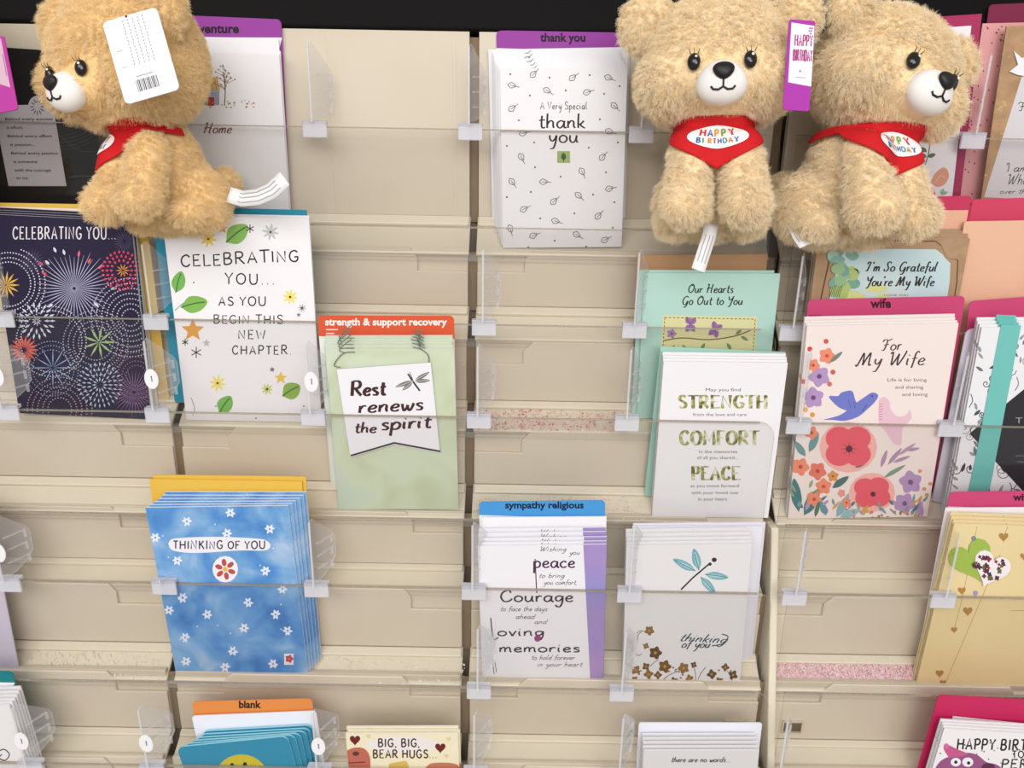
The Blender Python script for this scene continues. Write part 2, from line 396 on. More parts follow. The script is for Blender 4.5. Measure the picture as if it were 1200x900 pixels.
def bay(cols, lx0, lx1, label, upright=None):
    root = link('card_rack', None, None, RF @ Matrix.Translation(((cols[0] + cols[-1]) / 2, -.42, -.03)))
    tag(root, label, 'card rack')
    for t in TIERS:
        for a, b in zip(cols[:-1], cols[1:]): panel('pocket_panel', t, a, b, root)
        lip(t, lx0, lx1, root)
    bm = bmesh.new(); box(bm, cols[0], cols[-1], -.45, .36, -.034, -.030)
    link('backing_board', bmesh_to('backing_board', bm, M_BACK), root, RF.copy())
    # black header rail across the top
    v0, w0 = PB['A']; L = solveh((450 - TOP['A']) / F, v0, w0)
    bm = bmesh.new(); box(bm, cols[0], cols[-1], 0, .16, -.05, .004)
    h = link('header_rail', bmesh_to('header_rail', bm, M_BLACK), root, RF @ Matrix.Translation((0, v0 + L * cT + .0005, w0 + L * sT))); bev(h, .002)
    # plinth down to the floor
    f = RF @ Vector((0, PF['H'][0], 0)); z1 = f.z - .012; y0 = f.y + .008
    bm = bmesh.new(); prism(bm, [(y0, 0), (y0, z1), (y0 + .40, z1), (y0 + .40, 0)], cols[0], cols[-1], fn=lambda x, y, z: (z, x, y))
    link('plinth', bmesh_to('plinth', bm, M_CREAM), root, Matrix()); bm = None
    if upright is not None:
        bm = bmesh.new(); prism(bm, [(-.45, -.03), (-.45, .006), (vv(612, 0), .006), (vv(600, 0), -.03)], upright - .0035, upright + .0035, fn=lambda x, y, z: (z, x, y))
        o = link('upright', bmesh_to('upright', bm, M_CREAM), root, RF.copy()); bev(o, .0015, 2)
    return root
CU = [U(-142), U(205), U(551), U(903)]
bay(CU, U(-142), U(897), 'cream plastic stepped card rack holding most of the cards, filling the left and middle', None)
bay([U(909), U(1262), U(1620)], U(914), U(1620), 'narrow right-hand bay of cream stepped card rack with pink glitter on a ledge', U(909))

# ------------------------------------------------------------------ pocket dividers that clip on the clear lips
def make_divider(number):
    root = link('pocket_divider', None)
    bm = bmesh.new(); zf, zb, sk = .007, -.0185, .0145
    def fn(x, y, z):                                  # x along depth (0 front .. 1 back), y height, z thickness
        return (sk * x + z, y, zf + (zb - zf) * x)
    pts = [(0, .006), (0, .066), (.12, .068), (.9, .046), (1, .04), (1, .022), (.75, .014), (.4, .008)]
    if number == 2: pts = [(0, .004), (0, .008), (1, .008), (1, .004)]
    prism(bm, pts, -.0005, .0005, 0, 1, fn)
    fin = link('fin', bmesh_to('fin', bm, [M_MILK, M_RIM]), root)
    for y0 in (() if number == 2 else (.018, .030, .042)):
        bm = bmesh.new(); box(bm, .25, .85, y0, y0 + .0013, -.0009, .0009, 0, 0, fn); box(bm, .83, .87, y0 - .006, y0 + .0013, -.0009, .0009, 0, 0, fn)
        link('rib', bmesh_to('rib', bm, M_RIM), root)
    bm = bmesh.new(); box(bm, -.0009, .0009, .004, .009 if number == 2 else .066, zf - .0008, zf + .0008)
    o = link('front_edge', bmesh_to('front_edge', bm, M_FEDGE), root); bev(o, .0005)
    bm = bmesh.new(); box(bm, -.0095, .0115, -.0085, .0055, .0006, .0034); box(bm, -.0095, .0115, .002, .0055, -.0034, .0034)
    o = link('clip_tab', bmesh_to('clip_tab', bm, M_TAB), root); bev(o, .0008)
    if number == 1:
        bm = bmesh.new(); n = 20
        prism(bm, [(.0058 * math.cos(k * 2 * math.pi / n), .0088 * math.sin(k * 2 * math.pi / n)) for k in range(n)], 0, .0008)
        a = Art(lambda x, y: (x, y)); a.line([(-.0004, .002), (.0004, .0028), (.0004, -.0022)], .0009, (110, 108, 112), sm=False); a.into(bm, [mat(WHITE), mat((110, 108, 112))], .0008)
        link('number_disc', bmesh_to('number_disc', bm, [mat(WHITE), mat((110, 108, 112))]), root, Matrix.Translation((.0035, .034, zf + .002)))
    return root
def copy_tree(o, M):
    c = o.copy(); C.objects.link(c); c.matrix_basis = M; PW[c.name] = M.copy()
    for ch in o.children:
        d = ch.copy(); C.objects.link(d); d.parent = c; PW[d.name] = M @ d.matrix_basis
    return c
_div = {}
def divider(t, px, label, number=False, yaw=0):
    v0, w0 = PF[t]; h = solveh((450 - LIP[t]) / F, v0, w0)
    wz = w0 + h * sT
    u = at(px, LIP[t] + (px - 600) * math.tan(ROLL), wz).x
    M = RF @ Matrix.Translation((u, v0, w0)) @ RX @ Matrix.Translation((0, h - .0008, 0)) @ Matrix.Rotation(R(yaw), 4, 'Y')
    if number not in _div:
        r = make_divider(number); _div[number] = r; r.matrix_basis = M
        for ch in r.children: PW[ch.name] = M @ ch.matrix_basis
    else: r = copy_tree(_div[number], M)
    tag(r, label, 'divider', 'clear pocket dividers on the rack lips')
    return r
for t, px, lb, nm in [
    ('A', 368, 'clear plastic pocket divider on the top lip, beside the new venture card', 0),
    ('A', 550, 'clear plastic pocket divider on the top lip, left of the leafy thank you cards', 0),
    ('A', 750, 'clear plastic pocket divider on the top lip, between thank you cards and front-facing bear', 0),
    ('A', 1138, 'clear plastic pocket divider on the top lip, right of the side-turned bear', 0),
    ('C', 2, 'clear plastic pocket divider halfway down the left edge of fireworks card', 0),
    ('C', 182, 'clear plastic pocket divider at mid height between fireworks and white celebrating cards', 0),
    ('C', 566, 'clear plastic pocket divider in the empty column below the thank you cards', 0),
    ('C', 742, 'clear plastic pocket divider left of the our hearts card', 0),
    ('C', 926, 'clear plastic pocket divider between our hearts card and kraft grateful card', 0),
    ('D', 8, 'clear numbered pocket divider low at the left edge of fireworks card', 1),
    ('D', 184, 'clear numbered pocket divider low between fireworks and white celebrating cards', 1),
    ('D', 366, 'clear numbered pocket divider left of the rest renews card', 1),
    ('D', 560, 'clear plastic pocket divider right of the rest renews card', 0),
    ('D', 733, 'clear plastic pocket divider left of the strength comfort peace card', 0),
    ('D', 934, 'clear plastic pocket divider between strength card and for my wife card', 0),
    ('D', 1112, 'clear plastic pocket divider right of the for my wife card', 0),
    ('F', 10, 'clear numbered pocket divider above the lavender envelopes at left edge', 1),
    ('F', 192, 'clear plastic pocket divider over the left edge of blue thinking of you card', 2),
    ('F', 370, 'clear plastic pocket divider right of the blue thinking of you cards', 0),
    ('F', 554, 'clear plastic pocket divider left of the sympathy religious tab', 0),
    ('F', 736, 'clear plastic pocket divider left of the dragonfly card', 0),
    ('F', 929, 'clear plastic pocket divider in the empty right bay above the pink glitter', 0),
    ('F', 1103, 'clear plastic pocket divider left of the two hearts yellow card', 0),
    ('G', 560, 'clear plastic pocket divider at lower left corner of the peace courage card', 0),
    ('G', 727, 'clear plastic pocket divider at lower left corner of the dragonfly card', 0),
    ('H', 36, 'clear numbered pocket divider beside the white cards at bottom left', 1),
    ('H', 178, 'clear numbered pocket divider left of the blank teal smiley cards', 1),
    ('H', 374, 'clear numbered pocket divider between smiley cards and bear hugs card', 1),
    ('H', 556, 'clear plastic pocket divider right of the bear hugs card', 0),
    ('H', 724, 'clear plastic pocket divider left of the there are no words card', 0),
    ('H', 909, 'clear plastic pocket divider at bottom right below the square slots', 0)]:
    divider(t, px, lb, nm)

# ------------------------------------------------------------------ sheets: cards, envelopes, index tabs
ORD = ['front', 'second', 'third', 'fourth', 'fifth', 'sixth', 'seventh', 'eighth']
class Sheet:
    def __init__(s, t, depth, xlt, xrt, ytop, xlb, xrb, th=.0016):
        s.t, s.th = t, th; s.q = (DEP[t] - .0050) / .0224; s.s = depth / 1000 * s.q
        v0, w0 = floor_pt(t, s.s); s.v0, s.w0 = v0, w0
        def ub(px):
            dx = px - 600; dy = (-(v0 / (D - w0)) * F + dx * sr) / cr
            return (dx * cr + dy * sr) / F * (D - w0)
        a, b = ub(xlb), ub(xrb)
        Tx, T = unroll((xlt + xrt) / 2, ytop); h = solveh(T, v0, w0); wt = w0 + h * sT
        c, d = unroll(xlt, ytop)[0] * (D - wt), unroll(xrt, ytop)[0] * (D - wt)
        s.W = ((b - a) + (d - c)) / 2; s.u0 = (a + b) / 2; s.phi = -math.atan(((c + d) / 2 - s.u0) / h); s.H = h / math.cos(s.phi) - abs(math.sin(s.phi)) * s.W / 2
        s.loc = s.frame(0, 0, 0); s.inv = s.loc.inverted(); s.M = RF @ s.loc
        s.art = Art(s.to, (-s.W / 2, s.W / 2, 0, s.H))
    def frame(s, dx, ds, dphi):
        v0, w0 = floor_pt(s.t, s.s + ds * s.q); ph = s.phi + dphi
        return Matrix.Translation((s.u0 + dx, v0, w0)) @ RX @ Matrix.Translation((0, abs(math.sin(ph)) * s.W / 2 + .0002, 0)) @ Matrix.Rotation(ph, 4, 'Z')
    def to(s, px, py, z=None):
        x, y = unroll(px, py); o = s.inv @ Vector((0, 0, D)); d = s.inv.to_3x3() @ Vector((x, y, -1))
        k = ((s.th if z is None else z) - o.z) / d.z; p = o + d * k
        return p.x, p.y
    def outline(s, r, top_only=False, n=4):
        W, H = s.W / 2, s.H; pts = []
        if top_only or not r: pts += [(-W, 0), (W, 0)]
        else:
            pts += [(-W + r - r * math.sin(R(a)), r - r * math.cos(R(a))) for a in [90 - 90 * k / n for k in range(n + 1)]]
            pts += [(W - r + r * math.sin(R(a)), r - r * math.cos(R(a))) for a in [90 * k / n for k in range(n + 1)]]
        if r:
            pts += [(W - r + r * math.cos(R(a)), H - r + r * math.sin(R(a))) for a in [90 * k / n for k in range(n + 1)]]
            pts += [(-W + r - r * math.sin(R(a)), H - r + r * math.cos(R(a))) for a in [90 * k / n for k in range(n + 1)]]
        else: pts += [(W, H), (-W, H)]
        return pts
    def build(s, name, base, label, cat, group=None, kind='card', r=0, edge=None, name2=None):
        bm = bmesh.new(); base = base if isinstance(base, bpy.types.Material) else mat(base)
        edge = mat(edge or (240, 239, 243)); mats = [base, edge]
        pts = s.outline(r, kind == 'tab')
        if kind == 'card':                            # folded card: two leaves joined along the left fold
            prism(bm, pts, s.th * .54, s.th, 0, 1); prism(bm, pts, 0, s.th * .46, 1)
            box(bm, -s.W / 2, -s.W / 2 + .0006, r, s.H - r, s.th * .3, s.th * .7, 1)
        elif kind == 'envelope':
            prism(bm, pts, s.th * .25, s.th, 0)
            W, H = s.W / 2, s.H                         # gummed flap on the back
            prism(bm, [(-W, H * .98), (W, H * .98), (W * .12, H * .55), (-W * .12, H * .55)], 0, s.th * .22, 0)
        else: prism(bm, pts, 0, s.th, 0)
        s.art.into(bm, mats, s.th)
        s.o = link(name, bmesh_to(name, bm, mats), None, s.M); tag(s.o, label, cat, group)
        s.gr = group; s.cat = cat
        return s
    def more(s, specs, label):
        """further sheets of the same kind behind this one; specs = (dx mm, ds mm, droll deg)"""
        for i, (dx, ds, dp) in enumerate(specs):
            M = RF @ s.frame(dx / 1000, ds / 1000, R(dp)); c = s.o.copy(); C.objects.link(c); c.matrix_basis = M; PW[c.name] = M
            c['label'] = '%s, %s from front of stack' % (label, ORD[i + 1]); s.o['group'] = s.gr or (label + ' stack'); c['group'] = s.o['group']
            for ch in s.o.children:
                d = ch.copy(); C.objects.link(d); d.parent = c
        return s
    def piece(s, name, pts, z0, z1, col, label=None, art=None, edge=None):
        """a raised piece stuck on the card, outline in photo pixels"""
        bm = bmesh.new(); m = col if isinstance(col, bpy.types.Material) else mat(col); mats = [m] + ([mat(edge)] if edge else [])
        prism(bm, [s.to(*p) for p in pts], s.th + z0, s.th + z1, 0, 1 if edge else None)
        if art: art.into(bm, mats, s.th + z1)
        o = link(name, bmesh_to(name, bm, mats), s.o)
        if label: o['label'] = label
        return o
def tab(t, d, quad, yb, col, label, body=(240, 240, 244), text=None, r=.004):
    s = Sheet(t, d, *quad, th=.0008); x0 = quad[0] - 30; x1 = quad[1] + 30
    s.art.poly([(x0, quad[2] - 12), (x0, yb), (x1, yb + (x1 - x0) * .012), (x1, quad[2] - 12)], col)
    # the header colour follows the rounded corners: build the sheet itself in the colour and print the lower part
    s.art.items.clear()
    s.art.poly([(x0, yb), (x0, 1400), (x1, 1400), (x1, yb + (x1 - x0) * .016)], body); s.art.up()
    if text: text(s.art)
    return s.build('index_tab', col, label, 'index tab', None, 'tab', r, edge=col)
# ------------------------------------------------------------------ small drawing helpers used on the cards
def leaf(a, x, y, l, wd, rot, col, vein=None):
    c, q = math.cos(R(rot)), math.sin(R(rot))
    f = lambda u, v: (x + u * c - v * q, y + u * q + v * c)
    a.curve([f(0, 0), f(l * .35, -wd * .5), f(l * .75, -wd * .38), f(l, 0), f(l * .7, wd * .42), f(l * .3, wd * .45)], col, 3)
    if vein: a.up(); a.line([f(0, 0), f(l * .5, -wd * .05), f(l * .9, 0)], max(.5, wd * .08), vein); a.layer -= 1
def flower(a, x, y, r, n, col, cen=None, rot=0, fat=.5):
    for k in range(n): leaf(a, x, y, r, r * fat * 1.6, rot + 360 * k / n, col)
    if cen: a.up(); a.ell(x, y, r * .22, r * .22, cen); a.layer -= 1
def star(a, x, y, r, n, col, inner=.45, rot=-90):
    a.poly([(x + r * (1 if k % 2 == 0 else inner) * math.cos(R(rot + 180 * k / n)), y + r * (1 if k % 2 == 0 else inner) * math.sin(R(rot + 180 * k / n))) for k in range(2 * n)], col)
def asterisk(a, x, y, r, col, n=4, wd=.9, rot=0):
    for k in range(n):
        t = R(rot + 180 * k / n); a.line([(x - r * math.cos(t), y - r * math.sin(t)), (x + r * math.cos(t), y + r * math.sin(t))], wd, col, sm=False)
def heart_pts(x, y, r, rot=0):
    p = []
    for k in range(24):
        t = 2 * math.pi * k / 24; X = .95 * math.sin(t) ** 3; Y = -(13 * math.cos(t) - 5 * math.cos(2 * t) - 2 * math.cos(3 * t) - math.cos(4 * t)) / 16
        c, q = math.cos(R(rot)), math.sin(R(rot)); p.append((x + r * (X * c - Y * q), y + r * (X * q + Y * c)))
    return p
def tiny(a, rows, col, h=3.0, bold=.0):
    for t, x0, x1, y in rows: a.font(t, x0, x1, y, h * 1.4, col, bold)

MAG = (200, 70, 118); PURP = (150, 62, 158)
# ================================================================== top row
# black card with grey verse panel, behind the left bear
s = Sheet('A', 22.3, -62, 104, 57, -30, 128); a = s.art
for k in range(9): a.line([(70 + 14 * math.cos(q / 3 + k * .1) * (2 + k * .35), 118 + 12 * math.sin(q / 3 + k * .1) * (2 + k * .35)) for q in range(-3, 4)], .5, (62, 60, 62))
a.line([(80, 208), (95, 206), (112, 208)], .5, (90, 90, 90)); a.line([(60, 150), (90, 175), (112, 178)], .5, (70, 70, 72))
a.up(); a.poly([(-8, 124), (10, 218), (78, 218), (62, 122)], (178, 174, 180)); a.up()
a.ell(44, 125, 11, 13, (178, 174, 180)); a.up()
for k in range(12): a.line([(44 + 4 * math.cos(R(30 * k)), 125 + 5 * math.sin(R(30 * k))), (44 + 8.5 * math.cos(R(30 * k)), 125 + 10 * math.sin(R(30 * k)))], 1.1, (70, 66, 70))
tiny(a, [('Behind every success', 6, 62, 141), ('is effort.', 8, 27, 151), ('Behind every effort', 9, 61, 161), ('is passion...', 12, 41, 171), ('Behind every passion', 13, 68, 181), ('is someone', 16, 44, 191), ('with the courage', 17, 60, 201), ('to try.', 19, 34, 210)], INK, 3.4, .012)
s.build('greeting_card', (16, 14, 17), 'black card with grey verse panel, behind the left bear', 'card', None, edge=(60, 58, 60))
# new venture
tab('A', 3, (182, 330, 20, 205, 341), 42, PURP, 'purple index tab reading new venture behind left bear', text=lambda a: a.font('new venture', 204, 280, 38.5, 15, (22, 16, 22), .03))
s = Sheet('A', 5, 182, 327, 44, 206, 341); s.build('envelope', WHITE, 'white envelope directly in front of the purple new venture tab', 'envelope', None, 'envelope')
s = Sheet('A', 14, 181, 327, 62, 203, 342); a = s.art
a.poly([(228, 108), (236, 92), (255, 90), (258, 106)], (214, 176, 112)); a.poly([(231, 108), (231, 124), (257, 123), (257, 105)], (170, 176, 198)); a.up()
for k in range(5): a.line([(232 + 5 * k, 93 + k * .2), (234 + 5 * k, 106)], .5, (150, 110, 60))
for k in range(6): a.line([(231, 110 + 2.4 * k), (257, 109 + 2.4 * k)], .4, (110, 112, 140))
a.rect(244, 114, 251, 124, (176, 60, 60)); a.rect(235, 112, 241, 118, (235, 235, 240)); a.poly([(217, 116), (222, 111), (236, 117), (230, 121)], (170, 40, 60))
a.line([(263, 124), (264, 106), (262, 84)], 1.2, (120, 96, 80))
rn = random.Random(3)
for k in range(26):
    x, y = 264 + rn.gauss(0, 6), 92 + rn.gauss(0, 7); a.line([(264, y + 6), (x, y)], .4, (120, 96, 80)); a.ell(x, y, 1, 1, (150, 120, 96), n=6)
for k in range(40):
    x = rn.uniform(222, 300); y = 122 + rn.uniform(-3, 4) - (6 if 275 < x < 288 and rn.random() < .6 else 0); a.ell(x, y, rn.uniform(.6, 1.4), rn.uniform(.6, 1.2), rn.choice([(96, 130, 80), (190, 150, 60), (190, 90, 90), (120, 110, 100)]), n=6)
a.text('Home', 238, 271, 156, 6, (120, 66, 60), 1.1, script=True, slant=.25, cal=.6)
s.build('greeting_card', WHITE, 'white new venture card with little house drawing, front of its stack', 'card')
s.more([(.4, -2.6, 0)], 'white new venture card with little house drawing')

# thank you
tab('A', 1, (579, 741, 35, 588, 730), 57, PURP, 'purple index tab reading thank you', text=lambda a: a.font('thank you', 633, 686, 48.5, 14, (22, 16, 22), .03))
s = Sheet('A', 2.5, 570, 738, 57, 579, 728); s.build('envelope', WHITE, 'white envelope behind the leafy thank you cards', 'envelope', None, 'envelope')
s = Sheet('A', 22.3, 584, 737, 80, 591, 726); a = s.art; G_ = (110, 108, 112)
pts = [(600, 100, 10), (625, 87, -50), (671, 91, -40), (713, 91, 20), (641, 106, 30), (688, 108, -20), (600, 127, -40), (720, 124, 40), (613, 156, -15), (714, 154, 15), (611, 184, 60), (706, 184, -50), (682, 201, 60), (600, 213, 50), (637, 213, 0), (714, 221, -15), (678, 229, 40), (649, 236, -45), (614, 245, -30), (651, 259, 15), (701, 253, -50), (625, 276, -25), (676, 275, 30), (709, 281, -30), (598, 268, 70)]
for x, y, r in pts:
    c, q = math.cos(R(r)), math.sin(R(r)); f = lambda u, v: (x + u * c - v * q, y + u * q + v * c)
    a.line([f(-5, 0), f(-1, -3.2), f(4.5, 0), f(-1, 3.2), f(-5, 0)], .9, G_); a.line([f(-2, 0), f(9, .6)], .8, G_, sm=False)
rn = random.Random(5)
for x, y in [(598, 87), (644, 91), (691, 88), (726, 101), (663, 106), (708, 110), (621, 112), (608, 141), (703, 140), (626, 167), (594, 171), (690, 173), (724, 167), (627, 196), (657, 207), (710, 202), (622, 225), (695, 228), (594, 231), (720, 237), (673, 250), (633, 256), (718, 267), (650, 282), (619, 290), (687, 289)]: a.ell(x, y, 1.1, 1.1, (70, 68, 72), n=8)
a.text('A Very Special', 633, 688, 128, 4.4, INK, .8, track=.3); a.text('thank', 631, 686, 150, 8.5, INK, 1.7, cal=.5); a.text('you', 643, 678, 167, 8.5, INK, 1.7, cal=.5)
a.rect(653, 177, 668, 191, (156, 178, 108)); a.up(); leaf(a, 660.5, 188, 9, 6, -90, (70, 96, 50)); a.line([(660.5, 190), (660.5, 182)], .7, INK, sm=False)
s.build('greeting_card', WHITE, 'white thank you card with outlined grey leaves, front of its stack', 'card')
s.more([(-1.6, -2.4, 0), (-2.6, -5, .1), (-4, -8, .2), (-5.6, -12, 0), (-7, -15, -.1)], 'white thank you card with outlined grey leaves')

# flower card in the corner behind the side-turned bear
s = Sheet('A', 5, 985, 1150, 22, 972, 1117); s.build('envelope', (168, 44, 92), 'dark magenta envelope behind right bear, right of flower card', 'envelope', None, 'envelope')
s = Sheet('A', 17, 975, 1137, 36, 962, 1106); a = s.art
flower(a, 1092, 157, 13, 6, (228, 180, 70), (226, 120, 40), 10); a.line([(1090, 166), (1088, 180), (1084, 194)], 1.2, (90, 110, 70)); leaf(a, 1087, 184, 10, 5, -20, (90, 110, 70)); leaf(a, 1086, 184, -9, 5, 20, (90, 110, 70)); leaf(a, 1086, 178, -9, 5, 35, (90, 110, 70))
a.curve([(1090, 214), (1096, 203), (1106, 196), (1112, 204), (1108, 215), (1098, 219)], (222, 158, 130)); a.up(); a.line([(1096, 214), (1102, 206), (1108, 209)], .7, (240, 200, 180)); a.layer -= 1
a.curve([(1072, 232), (1078, 220), (1090, 218), (1096, 226), (1092, 236)], (206, 96, 150)); a.up(); a.ell(1084, 226, 7, 3, (230, 160, 190)); leaf(a, 1102, 228, 8, 4, -60, (150, 180, 150)); leaf(a, 1102, 228, 9, 4, -20, (150, 180, 150))
s.build('greeting_card', (236, 232, 238), 'white card with watercolour flowers partly hidden behind the right bear', 'card')
# kraft card with star
tab('A', 1, (1160, 1330, 2, 1122, 1280), 27, (122, 28, 66), 'dark magenta index tab in the top right corner', body=(122, 28, 66), r=.003)
s = Sheet('A', 4, 1152, 1310, 26, 1112, 1262); a = s.art
rn = random.Random(9)
for k in range(70):
    y = rn.uniform(30, 230); x = 1154 - (y - 26) * .2 + rn.uniform(2, 40); a.ell(x, y, .9, 1.2, (120, 50, 60), n=6)
s.build('wrapped_card', (222, 160, 160), 'dusty pink card with dark dots behind the kraft star card', 'card', edge=(222, 160, 160))
s = Sheet('A', 15, 1180, 1340, 28, 1139, 1290); a = s.art
for k in range(40):
    x, y = rn.uniform(1150, 1185), rn.uniform(60, 215); a.ell(x, y, rn.uniform(1, 3.5), rn.uniform(.8, 2), rn.choice([(196, 160, 112), (176, 138, 92), (206, 172, 124)]), rn.uniform(0, 90), 7)
a.up(); a.poly([(1199, 84), (1153, 231), (1330, 238), (1360, 84)], (214, 210, 214)); a.up()
a.text('I', 1180, 1184, 201, 5, INK, .9, script=True); a.text('am', 1187, 1203, 201, 4.4, INK, .9, slant=.3); a.text('Wha', 1180, 1204, 216, 6, INK, .9, script=True, slant=.3); a.text('over the', 1171, 1206, 227, 3, INK, .6, slant=.3)
a.text('F', 1194, 1203, 130, 5, INK, .9, script=True)
s.build('greeting_card', noise_mat('kraft_speckle', [(.4, (166, 132, 98)), (.6, (186, 150, 112))], 60, 4), 'kraft brown card with white script panel and paper star, top right', 'card', edge=(170, 140, 108))
s.piece('paper_star', [(1187, 60), (1196, 68), (1208, 66), (1214, 80), (1206, 90), (1192, 88), (1182, 84), (1192, 76)], .0006, .0016, (236, 236, 242), 'white cut paper star')

# ================================================================== second row: celebrating cards
NAVY = (36, 28, 58)
s = Sheet('C', 5, -22, 172, 239, 26, 198); s.build('envelope', (222, 186, 82), 'yellow envelope behind the fireworks celebrating card, upper left', 'envelope', None, 'envelope')
s = Sheet('C', 8.5, -16, 160, 244, 30, 184); s.build('envelope', (236, 226, 214), 'cream white envelope squeezed between yellow envelope and fireworks cards', 'envelope', None, 'envelope')
s = Sheet('C', 22.3, -15, 157, 255, 27, 176); a = s.art; rn = random.Random(11)
W_ = (214, 212, 228)
def dots(cx, cy, rs, col, r=1.0, n0=None):
    for R_ in rs:
        n = n0 or max(8, int(R_ * 1.9))
        for k in range(n):
            t = 2 * math.pi * k / n + R_; X, Y = cx + R_ * math.cos(t), cy + R_ * math.sin(t)
            if Y < 292 and X < 120: continue
            a.ell(X, Y, r, r, col, n=6)
def burst(cx, cy, r0, r1, n, col, wd=1, tp=.9, jit=0):
    for k in range(n):
        t = 2 * math.pi * k / n; q = r1 * (1 + rn.uniform(-jit, jit))
        a.line([(cx + r0 * math.cos(t), cy + r0 * math.sin(t)), (cx + (r0 + q) / 2 * math.cos(t), cy + (r0 + q) / 2 * math.sin(t)), (cx + q * math.cos(t), cy + q * math.sin(t))], wd, col, taper=tp)
dots(153, 372, (10, 16, 22, 28, 34, 40, 46), (190, 188, 206), .9); dots(10, 333, (26, 31, 37, 43), W_, .9); dots(112, 402, (20, 26, 32, 38), (180, 180, 200), .8)
dots(60, 400, (36, 41), W_, .8); dots(70, 480, (14, 20, 26, 32, 38), (196, 160, 172), .8); dots(160, 440, (12, 17, 22, 27, 33), (150, 110, 130), .8); dots(60, 432, (22, 27, 32), (160, 180, 214), .7)
dots(35, 260, (8, 12, 16), (96, 88, 120), .6)
a.up()
for c in (0, 1):
    for R_, wd, n in ((10, 3.2, 14), (15, 3, 20), (20, 3, 26)):
        for k in range(n):
            t = 2 * math.pi * k / n; leaf(a, 144 + R_ * math.cos(t) - 1.6, 317 + R_ * math.sin(t), 3.8, 2.6, math.degrees(t), (214, 64, 92))
burst(144, 317, 1, 8, 10, (230, 150, 60), 1.4)
burst(87, 338, 2, 42, 44, (176, 176, 206), 1.1, .8, .14)
for x, y, c in ((66, 296, W_), (76, 299, W_), (92, 301, (226, 80, 96)), (51, 311, (226, 80, 96)), (58, 310, W_), (115, 315, (226, 80, 96)), (103, 309, (226, 90, 90)), (130, 338, (130, 200, 200)), (55, 322, (220, 80, 90)), (62, 356, W_), (110, 355, W_)): leaf(a, x, y, 7, 3, math.degrees(math.atan2(y - 338, x - 87)), c)
for R_ in (14, 20): burst(43, 376, R_ - 5, R_ + 2, int(R_ * .9), (206, 212, 226), 2.6, .9)
burst(43, 376, 1, 6, 9, W_, 1.4)
burst(7, 334, 1, 16, 13, (222, 176, 80), 2.6, .9); burst(116, 401, 1, 19, 9, (160, 190, 130), 2.8, .9); burst(62, 431, 2, 24, 12, (140, 166, 210), 1.4, .8, .2)
burst(157, 460, 2, 28, 34, (130, 100, 140), 1, .8, .1); burst(28, 410, 3, 17, 18, (216, 104, 90), 3, .9); burst(38, 306, 2, 15, 20, (84, 76, 110), 1); burst(146, 283, 2, 14, 20, (84, 76, 110), 1)
for R_ in (8, 14, 20, 26): burst(117, 451, R_ - 4, R_ + 1, int(R_ * .9) + 5, (186, 204, 230), 1.8, .9)
a.text('CELEBRATING YOU...', 15, 136, 280, 7, (226, 220, 226), 1.5, track=.35)
s.build('greeting_card', NAVY, 'navy celebrating you card covered in fireworks, front of its stack', 'card')
s.more([(-.4, -2.2, 0), (.6, -4.8, 0), (.2, -7.6, 0)], 'navy celebrating you card with fireworks')

TEAL = (44, 146, 176)
s = Sheet('C', 6, 178, 360, 244, 206, 373); s.build('envelope', TEAL, 'teal envelope behind the white celebrating new chapter card', 'envelope', None, 'envelope')
s = Sheet('C', 22.3, 192, 361, 254, 218, 379); a = s.art; GR = (120, 172, 80); GD = (70, 120, 60)
leaf(a, 265, 284, 32, 22, -38, (136, 184, 92), GD); leaf(a, 206, 343, 26, 16, -75, (120, 180, 90), GD); leaf(a, 212, 360, 32, 20, -12, (130, 182, 84), GD); leaf(a, 257, 484, 24, 18, -55, (124, 184, 88), GD); leaf(a, 331, 464, 24, 20, -30, (140, 178, 80), GD)
a.line([(205, 364), (214, 356), (222, 352)], .8, GD)
for x, y, r, c in ((244, 280, 10, (236, 206, 96)), (317, 272, 10, (196, 196, 202)), (340, 348, 9, (240, 220, 110)), (255, 449, 10, (240, 220, 120)), (313, 456, 7, (200, 206, 120)), (354, 361, 5, (180, 180, 190))):
    for k in range(8): leaf(a, x, y, r, r * .3, 45 * k + 10, c)
    a.up(); a.ell(x, y, 1.5, 1.5, (90, 70, 40), n=8); a.layer -= 1
star(a, 226, 387, 14, 5, (222, 160, 76)); star(a, 261, 268, 6, 5, (206, 140, 100)); star(a, 329, 443, 8, 5, (232, 196, 90)); star(a, 242, 402, 5, 5, (190, 190, 196))
for x, y, r in ((293, 268, 5), (217, 401, 4), (230, 413, 6.5)): asterisk(a, x, y, r, INK, 3, 1.1, 30)
star(a, 319, 433, 3.5, 5, (110, 108, 112)); star(a, 350, 369, 3, 5, (130, 128, 132))
for x, y in ((227, 331), (315, 293), (337, 456), (253, 476), (356, 476), (300, 490)): a.ell(x, y, 1, 1, (90, 88, 92), n=6)
a.text('CELEBRATING', 212, 351, 313, 6.8, INK, 1.8, track=.25, jitter=.08, rot=-3); a.text('YOU...', 263, 322, 333, 6.4, INK, 1.6, track=.4, jitter=.05)
a.text('AS YOU', 256, 312, 358, 5, INK, 1.5, track=.35, jitter=.08); a.text('BEGIN THIS', 250, 332, 379, 4.8, INK, 1.3, track=.3, jitter=.08); a.text('NEW', 279, 311, 397, 5, INK, 1.4, track=.4); a.text('CHAPTER.', 272, 342, 415, 5, INK, 1.4, track=.4, jitter=.06)
a.line([(224, 466), (228, 478), (226, 487)], .7, (120, 118, 122))
s.build('greeting_card', (240, 238, 242), 'white celebrating you new chapter card with green leaves and stars, front copy', 'card')
s.more([(-.2, -2.6, 0)], 'white celebrating you new chapter card')

